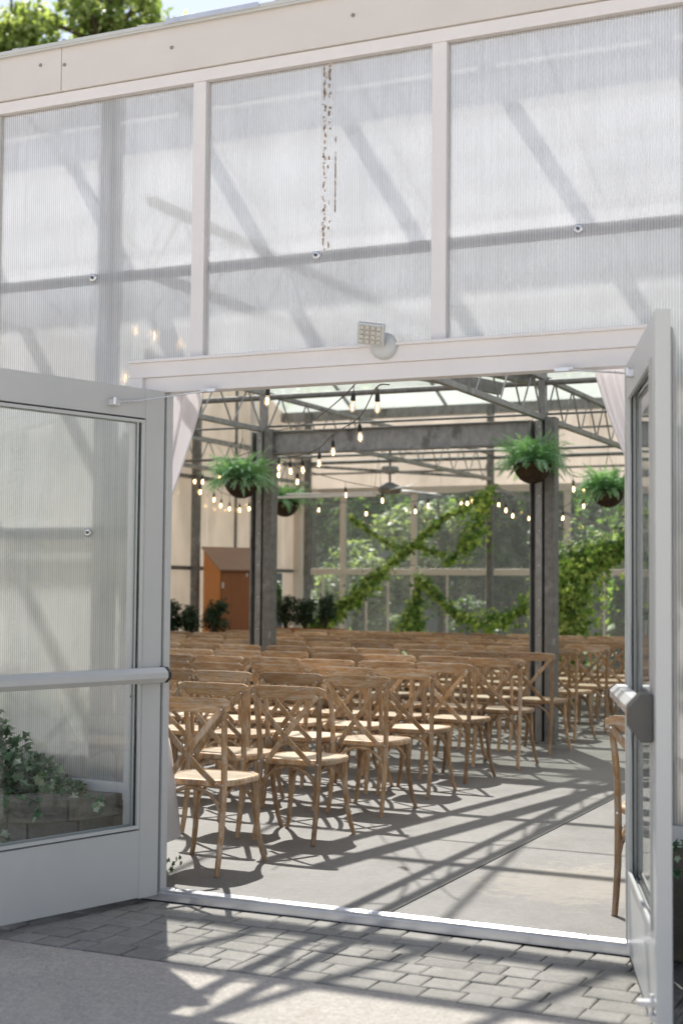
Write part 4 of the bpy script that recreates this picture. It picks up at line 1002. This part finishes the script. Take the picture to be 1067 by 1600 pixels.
# ------------------------------------------------------------------ trees outside
def tree(label, x, y, h, crown_z, R, n, mat, lsize, cat='tree', name='broadleaf_tree', zs=1.0, nclump=26, group=None, seed=0, trunk=.2):
    rnd = random.Random(seed); t = thing(name, label, cat, (x, y, -.08), group)
    m = MB(); st = MB()
    st.tube([(x, y, -.1), (x + .1, y, crown_z * .5), (x + .05, y + .1, crown_z), (x, y, h - .5)], [trunk, trunk * .75, trunk * .5, .03], 8)
    for k in range(nclump):
        v = Vector((rnd.gauss(0, 1), rnd.gauss(0, 1), rnd.gauss(0, .9))).normalized() * R * rnd.uniform(.35, .95)
        c = Vector((x, y, crown_z)) + Vector((v.x, v.y, v.z * zs)); base = Vector((x, y, crown_z - R * zs * .5 + v.z * .4))
        st.tube([base, base.lerp(c, .55) + Vector((0, 0, .1 * R)), c], [trunk * .28, trunk * .16, .02], 5, caps=False)
        clump(m, c, R * (rnd.uniform(.24, .38) if nclump < 40 else rnd.uniform(.17, .27)), n // nclump, lsize, 'oval', .8, rnd)
    m.build('crown', mat, t); st.build('trunk', M['bark'], t)
def conifer(label, x, y, h, R, n, mat, seed, name='conifer_tree', group='conifers beyond the far windows'):
    rnd = random.Random(seed); t = thing(name, label, 'tree', (x, y, -.08), group); m = MB(); st = MB()
    st.tube([(x, y, -.1), (x, y, h * .95)], [R * .12, .02], 7)
    for k in range(n):
        q = rnd.random() ** .8; a = rnd.random() * 2 * PI; lob = .75 + .25 * math.sin(a * 5 + q * 14 + seed) + .2 * noise.noise(Vector((math.cos(a) * 2, math.sin(a) * 2, q * 8 + seed)))
        r = R * (1 - q) ** .75 * lob * (.55 + .45 * rnd.random()); p = (x + r * math.cos(a), y + r * math.sin(a), .1 + q * h)
        m.leaf(p, .20 * rnd.uniform(.6, 1.3), Vector((math.cos(a), math.sin(a), .6)) + Vector((rnd.gauss(0, .5), rnd.gauss(0, .5), rnd.gauss(0, .4))), 'oval')
    m.build('crown', mat, t); st.build('trunk', M['bark'], t)
T = tree
LS = M['leafsun']
T('big sunlit maple whose top shows at the upper left corner', -21.0, 25, 18, 15.9, 1.8, 4600, LS, .20, seed=1, trunk=.3, nclump=60)
T('rounded sunlit maple top left, right of the corner one', -18.0, 25.3, 19, 16.5, 1.8, 5200, LS, .20, seed=2, trunk=.3, nclump=64)
T('small tree tip peeking over the roof edge', -15.0, 25, 16.4, 15.2, .95, 2600, LS, .17, seed=3, trunk=.25, nclump=26)
gB = 'trees and bushes beyond the far windows'
LH, LP, LD = M['leafhedge'], M['leafpale'], M['leafdark']
T('pale silvery bush outside behind the far left window', -7.3, 18.2, 2.4, 1.2, 1.15, 4200, LP, .12, 'bush', 'leafy_bush', 1.0, 20, gB, 11, .06)
T('pale tall bush outside behind the second far window', -6.2, 19.4, 3.6, 2.1, 1.3, 4200, LP, .14, 'bush', 'leafy_bush', 1.2, 20, gB, 12, .07)
T('dark broad tree filling the middle far windows', -5.2, 20.8, 5.2, 2.6, 2.0, 6000, LH, .18, 'tree', 'broadleaf_tree', 1.1, 26, gB, 13, .14)
T('low dark shrub outside under the middle far windows', -4.3, 17.6, 1.7, .8, .95, 3600, LD, .11, 'bush', 'leafy_bush', .9, 18, gB, 14, .05)
T('mid green tree outside right of the far column', -2.6, 22.5, 5.0, 2.6, 1.9, 5000, LH, .18, 'tree', 'broadleaf_tree', 1.1, 24, gB, 15, .14)
T('rounded green bush outside right of the right column', -1.3, 18.6, 2.6, 1.3, 1.2, 4200, LH, .13, 'bush', 'leafy_bush', 1.0, 20, gB, 16, .06)
T('sunlit pale bush outside at the far right window', .3, 19.2, 3.2, 1.7, 1.3, 4200, LP, .14, 'bush', 'leafy_bush', 1.0, 20, gB, 17, .06)
T('tall green tree far behind the left corner', -10.5, 22.5, 6.4, 4.0, 2.4, 6000, LH, .2, 'tree', 'broadleaf_tree', 1.0, 26, gB, 18, .16)
T('dark hedge bush outside the low side opening', -8.6, 15.0, 2.6, 1.2, 1.2, 5000, LD, .12, 'bush', 'leafy_bush', 1.1, 20, gB, 19, .05)
T('spreading green tree far behind the middle windows', -6.5, 27, 7.0, 4.4, 3.0, 6500, LH, .24, 'tree', 'broadleaf_tree', 1.0, 26, gB, 20, .2)
T('spreading green tree far behind the right windows', 0.5, 26, 6.6, 4.0, 2.8, 6000, LH, .24, 'tree', 'broadleaf_tree', 1.0, 26, gB, 21, .2)
conifer('slim conifer outside just right of the far column', -3.15, 17.3, 2.9, .42, 2600, LD, 1)
conifer('pointed conifer outside behind the right column', -2.35, 18.6, 3.0, .50, 2800, LH, 2)
conifer('pale tipped conifer next to the right column', -1.95, 19.3, 3.1, .52, 2800, LP, 3)
conifer('broad dark conifer outside behind the middle windows', -4.75, 18.9, 3.4, .9, 4200, LD, 4)
conifer('dark conifer outside the far right window', -.35, 17.4, 2.6, .6, 2800, LD, 5)
gF = 'tall trees far behind the greenhouse'
for i_, (x, h) in enumerate(((-25, 12), (-19.5, 13.5), (-14, 12), (-9, 13), (-4, 11.5), (1.5, 12.5))):
    T('tall green tree far behind the greenhouse, ' + ORDS[i_] + ' from the left in the row', x, 39 + (i_ % 2) * 2, h, h - 4.6, 4.2, 5200, LH, .42, 'tree', 'broadleaf_tree', 1.0, 30, gF, 40 + i_, .3)
# low grey building behind the trees
gb = thing('grey_shed', 'long low grey building half hidden by trees beyond the windows', 'building', (-3, 33, 0))
m = MB(); m.box(-22, 16, 32, 37, -.08, 4.6); m.build('wall', surf('grey_siding', (.20, .20, .185), (.26, .255, .235), 1.2, .8, stretch=(1, 1, 4), bs=.1, usew=True), gb)
m = MB(); m.add([(-22.4, 31.6, 4.6), (16.4, 31.6, 4.6), (16.4, 34.5, 5.8), (-22.4, 34.5, 5.8), (16.4, 37.4, 4.6), (-22.4, 37.4, 4.6)], [(0, 1, 2, 3), (3, 2, 4, 5), (0, 3, 5), (1, 4, 2), (0, 5, 4, 1)]); m.build('roof', surf('shingle_roof', (.10, .10, .10), (.16, .155, .15), 6, .9, usew=True), gb)
for x in (-12, -7.5, -3.6, .5):
    w = MB().box(x, x + 1.3, 31.9, 31.98, .9, 3.0).build('window', M['gasket'], gb)
    m = MB(); m.box(x - .08, x - .001, 31.88, 31.96, .82, 3.08); m.box(x + 1.301, x + 1.38, 31.88, 31.96, .82, 3.08); m.build('frame', M['cream'], w)

# ------------------------------------------------------------------ light, sky, camera
sun_to = Vector((-.64, 1.0, 1.5)).normalized()
elev = math.asin(sun_to.z); az = math.atan2(sun_to.x, sun_to.y)
L = bpy.data.lights.new('sun', 'SUN'); L.energy = 5.0; L.angle = math.radians(.53); L.color = (1, .95, .88)
so = bpy.data.objects.new('sun', L); C.objects.link(so); so.rotation_euler = (-sun_to).to_track_quat('-Z', 'Y').to_euler()
W = bpy.data.worlds.new('World'); sc.world = W; W.use_nodes = True; nt = W.node_tree
bg_ = nt.nodes['Background']; sky = nt.nodes.new('ShaderNodeTexSky'); sky.sky_type = 'NISHITA'; sky.sun_disc = False
sky.sun_elevation = elev; sky.sun_rotation = az; sky.air_density = 1.0; sky.dust_density = .25; sky.ozone_density = 1.0
hs = nt.nodes.new('ShaderNodeHueSaturation'); hs.inputs['Saturation'].default_value = .6; nt.links.new(sky.outputs[0], hs.inputs['Color'])
nt.links.new(mixc(nt, 1.0, hs.outputs[0], (1.0, .955, .965), 'MULTIPLY'), bg_.inputs[0]); bg_.inputs[1].default_value = .075

cam = bpy.data.cameras.new('cam'); co = bpy.data.objects.new('cam', cam); C.objects.link(co); sc.camera = co
yaw, pitch, roll = math.radians(25.262), math.radians(2.9946), math.radians(.4963)
f = Vector((-math.sin(yaw), math.cos(yaw), 0)); r = Vector((math.cos(yaw), math.sin(yaw), 0)); u = Vector((0, 0, 1))
f2 = f * math.cos(pitch) + u * math.sin(pitch); u2 = u * math.cos(pitch) - f * math.sin(pitch)
r3 = r * math.cos(roll) + u2 * math.sin(roll); u3 = u2 * math.cos(roll) - r * math.sin(roll)
mt = Matrix((r3, u3, -f2)).transposed().to_4x4(); mt.translation = Vector((3.7427, -5.94, 1.45)); co.matrix_world = mt
cam.sensor_fit = 'VERTICAL'; cam.sensor_height = 36; cam.lens = 2239.14 / 1600 * 36; cam.clip_end = 600
cam.dof.use_dof = True; cam.dof.focus_distance = 8.0; cam.dof.aperture_fstop = 2.2
sc.view_settings.view_transform = 'Standard'; sc.view_settings.look = 'None'; sc.view_settings.exposure = 1.3; sc.view_settings.gamma = 1
sc.render.engine = 'CYCLES'; sc.cycles.transparent_max_bounces = 24; sc.cycles.max_bounces = 10; sc.cycles.diffuse_bounces = 4
sc.cycles.caustics_reflective = False; sc.cycles.caustics_refractive = False
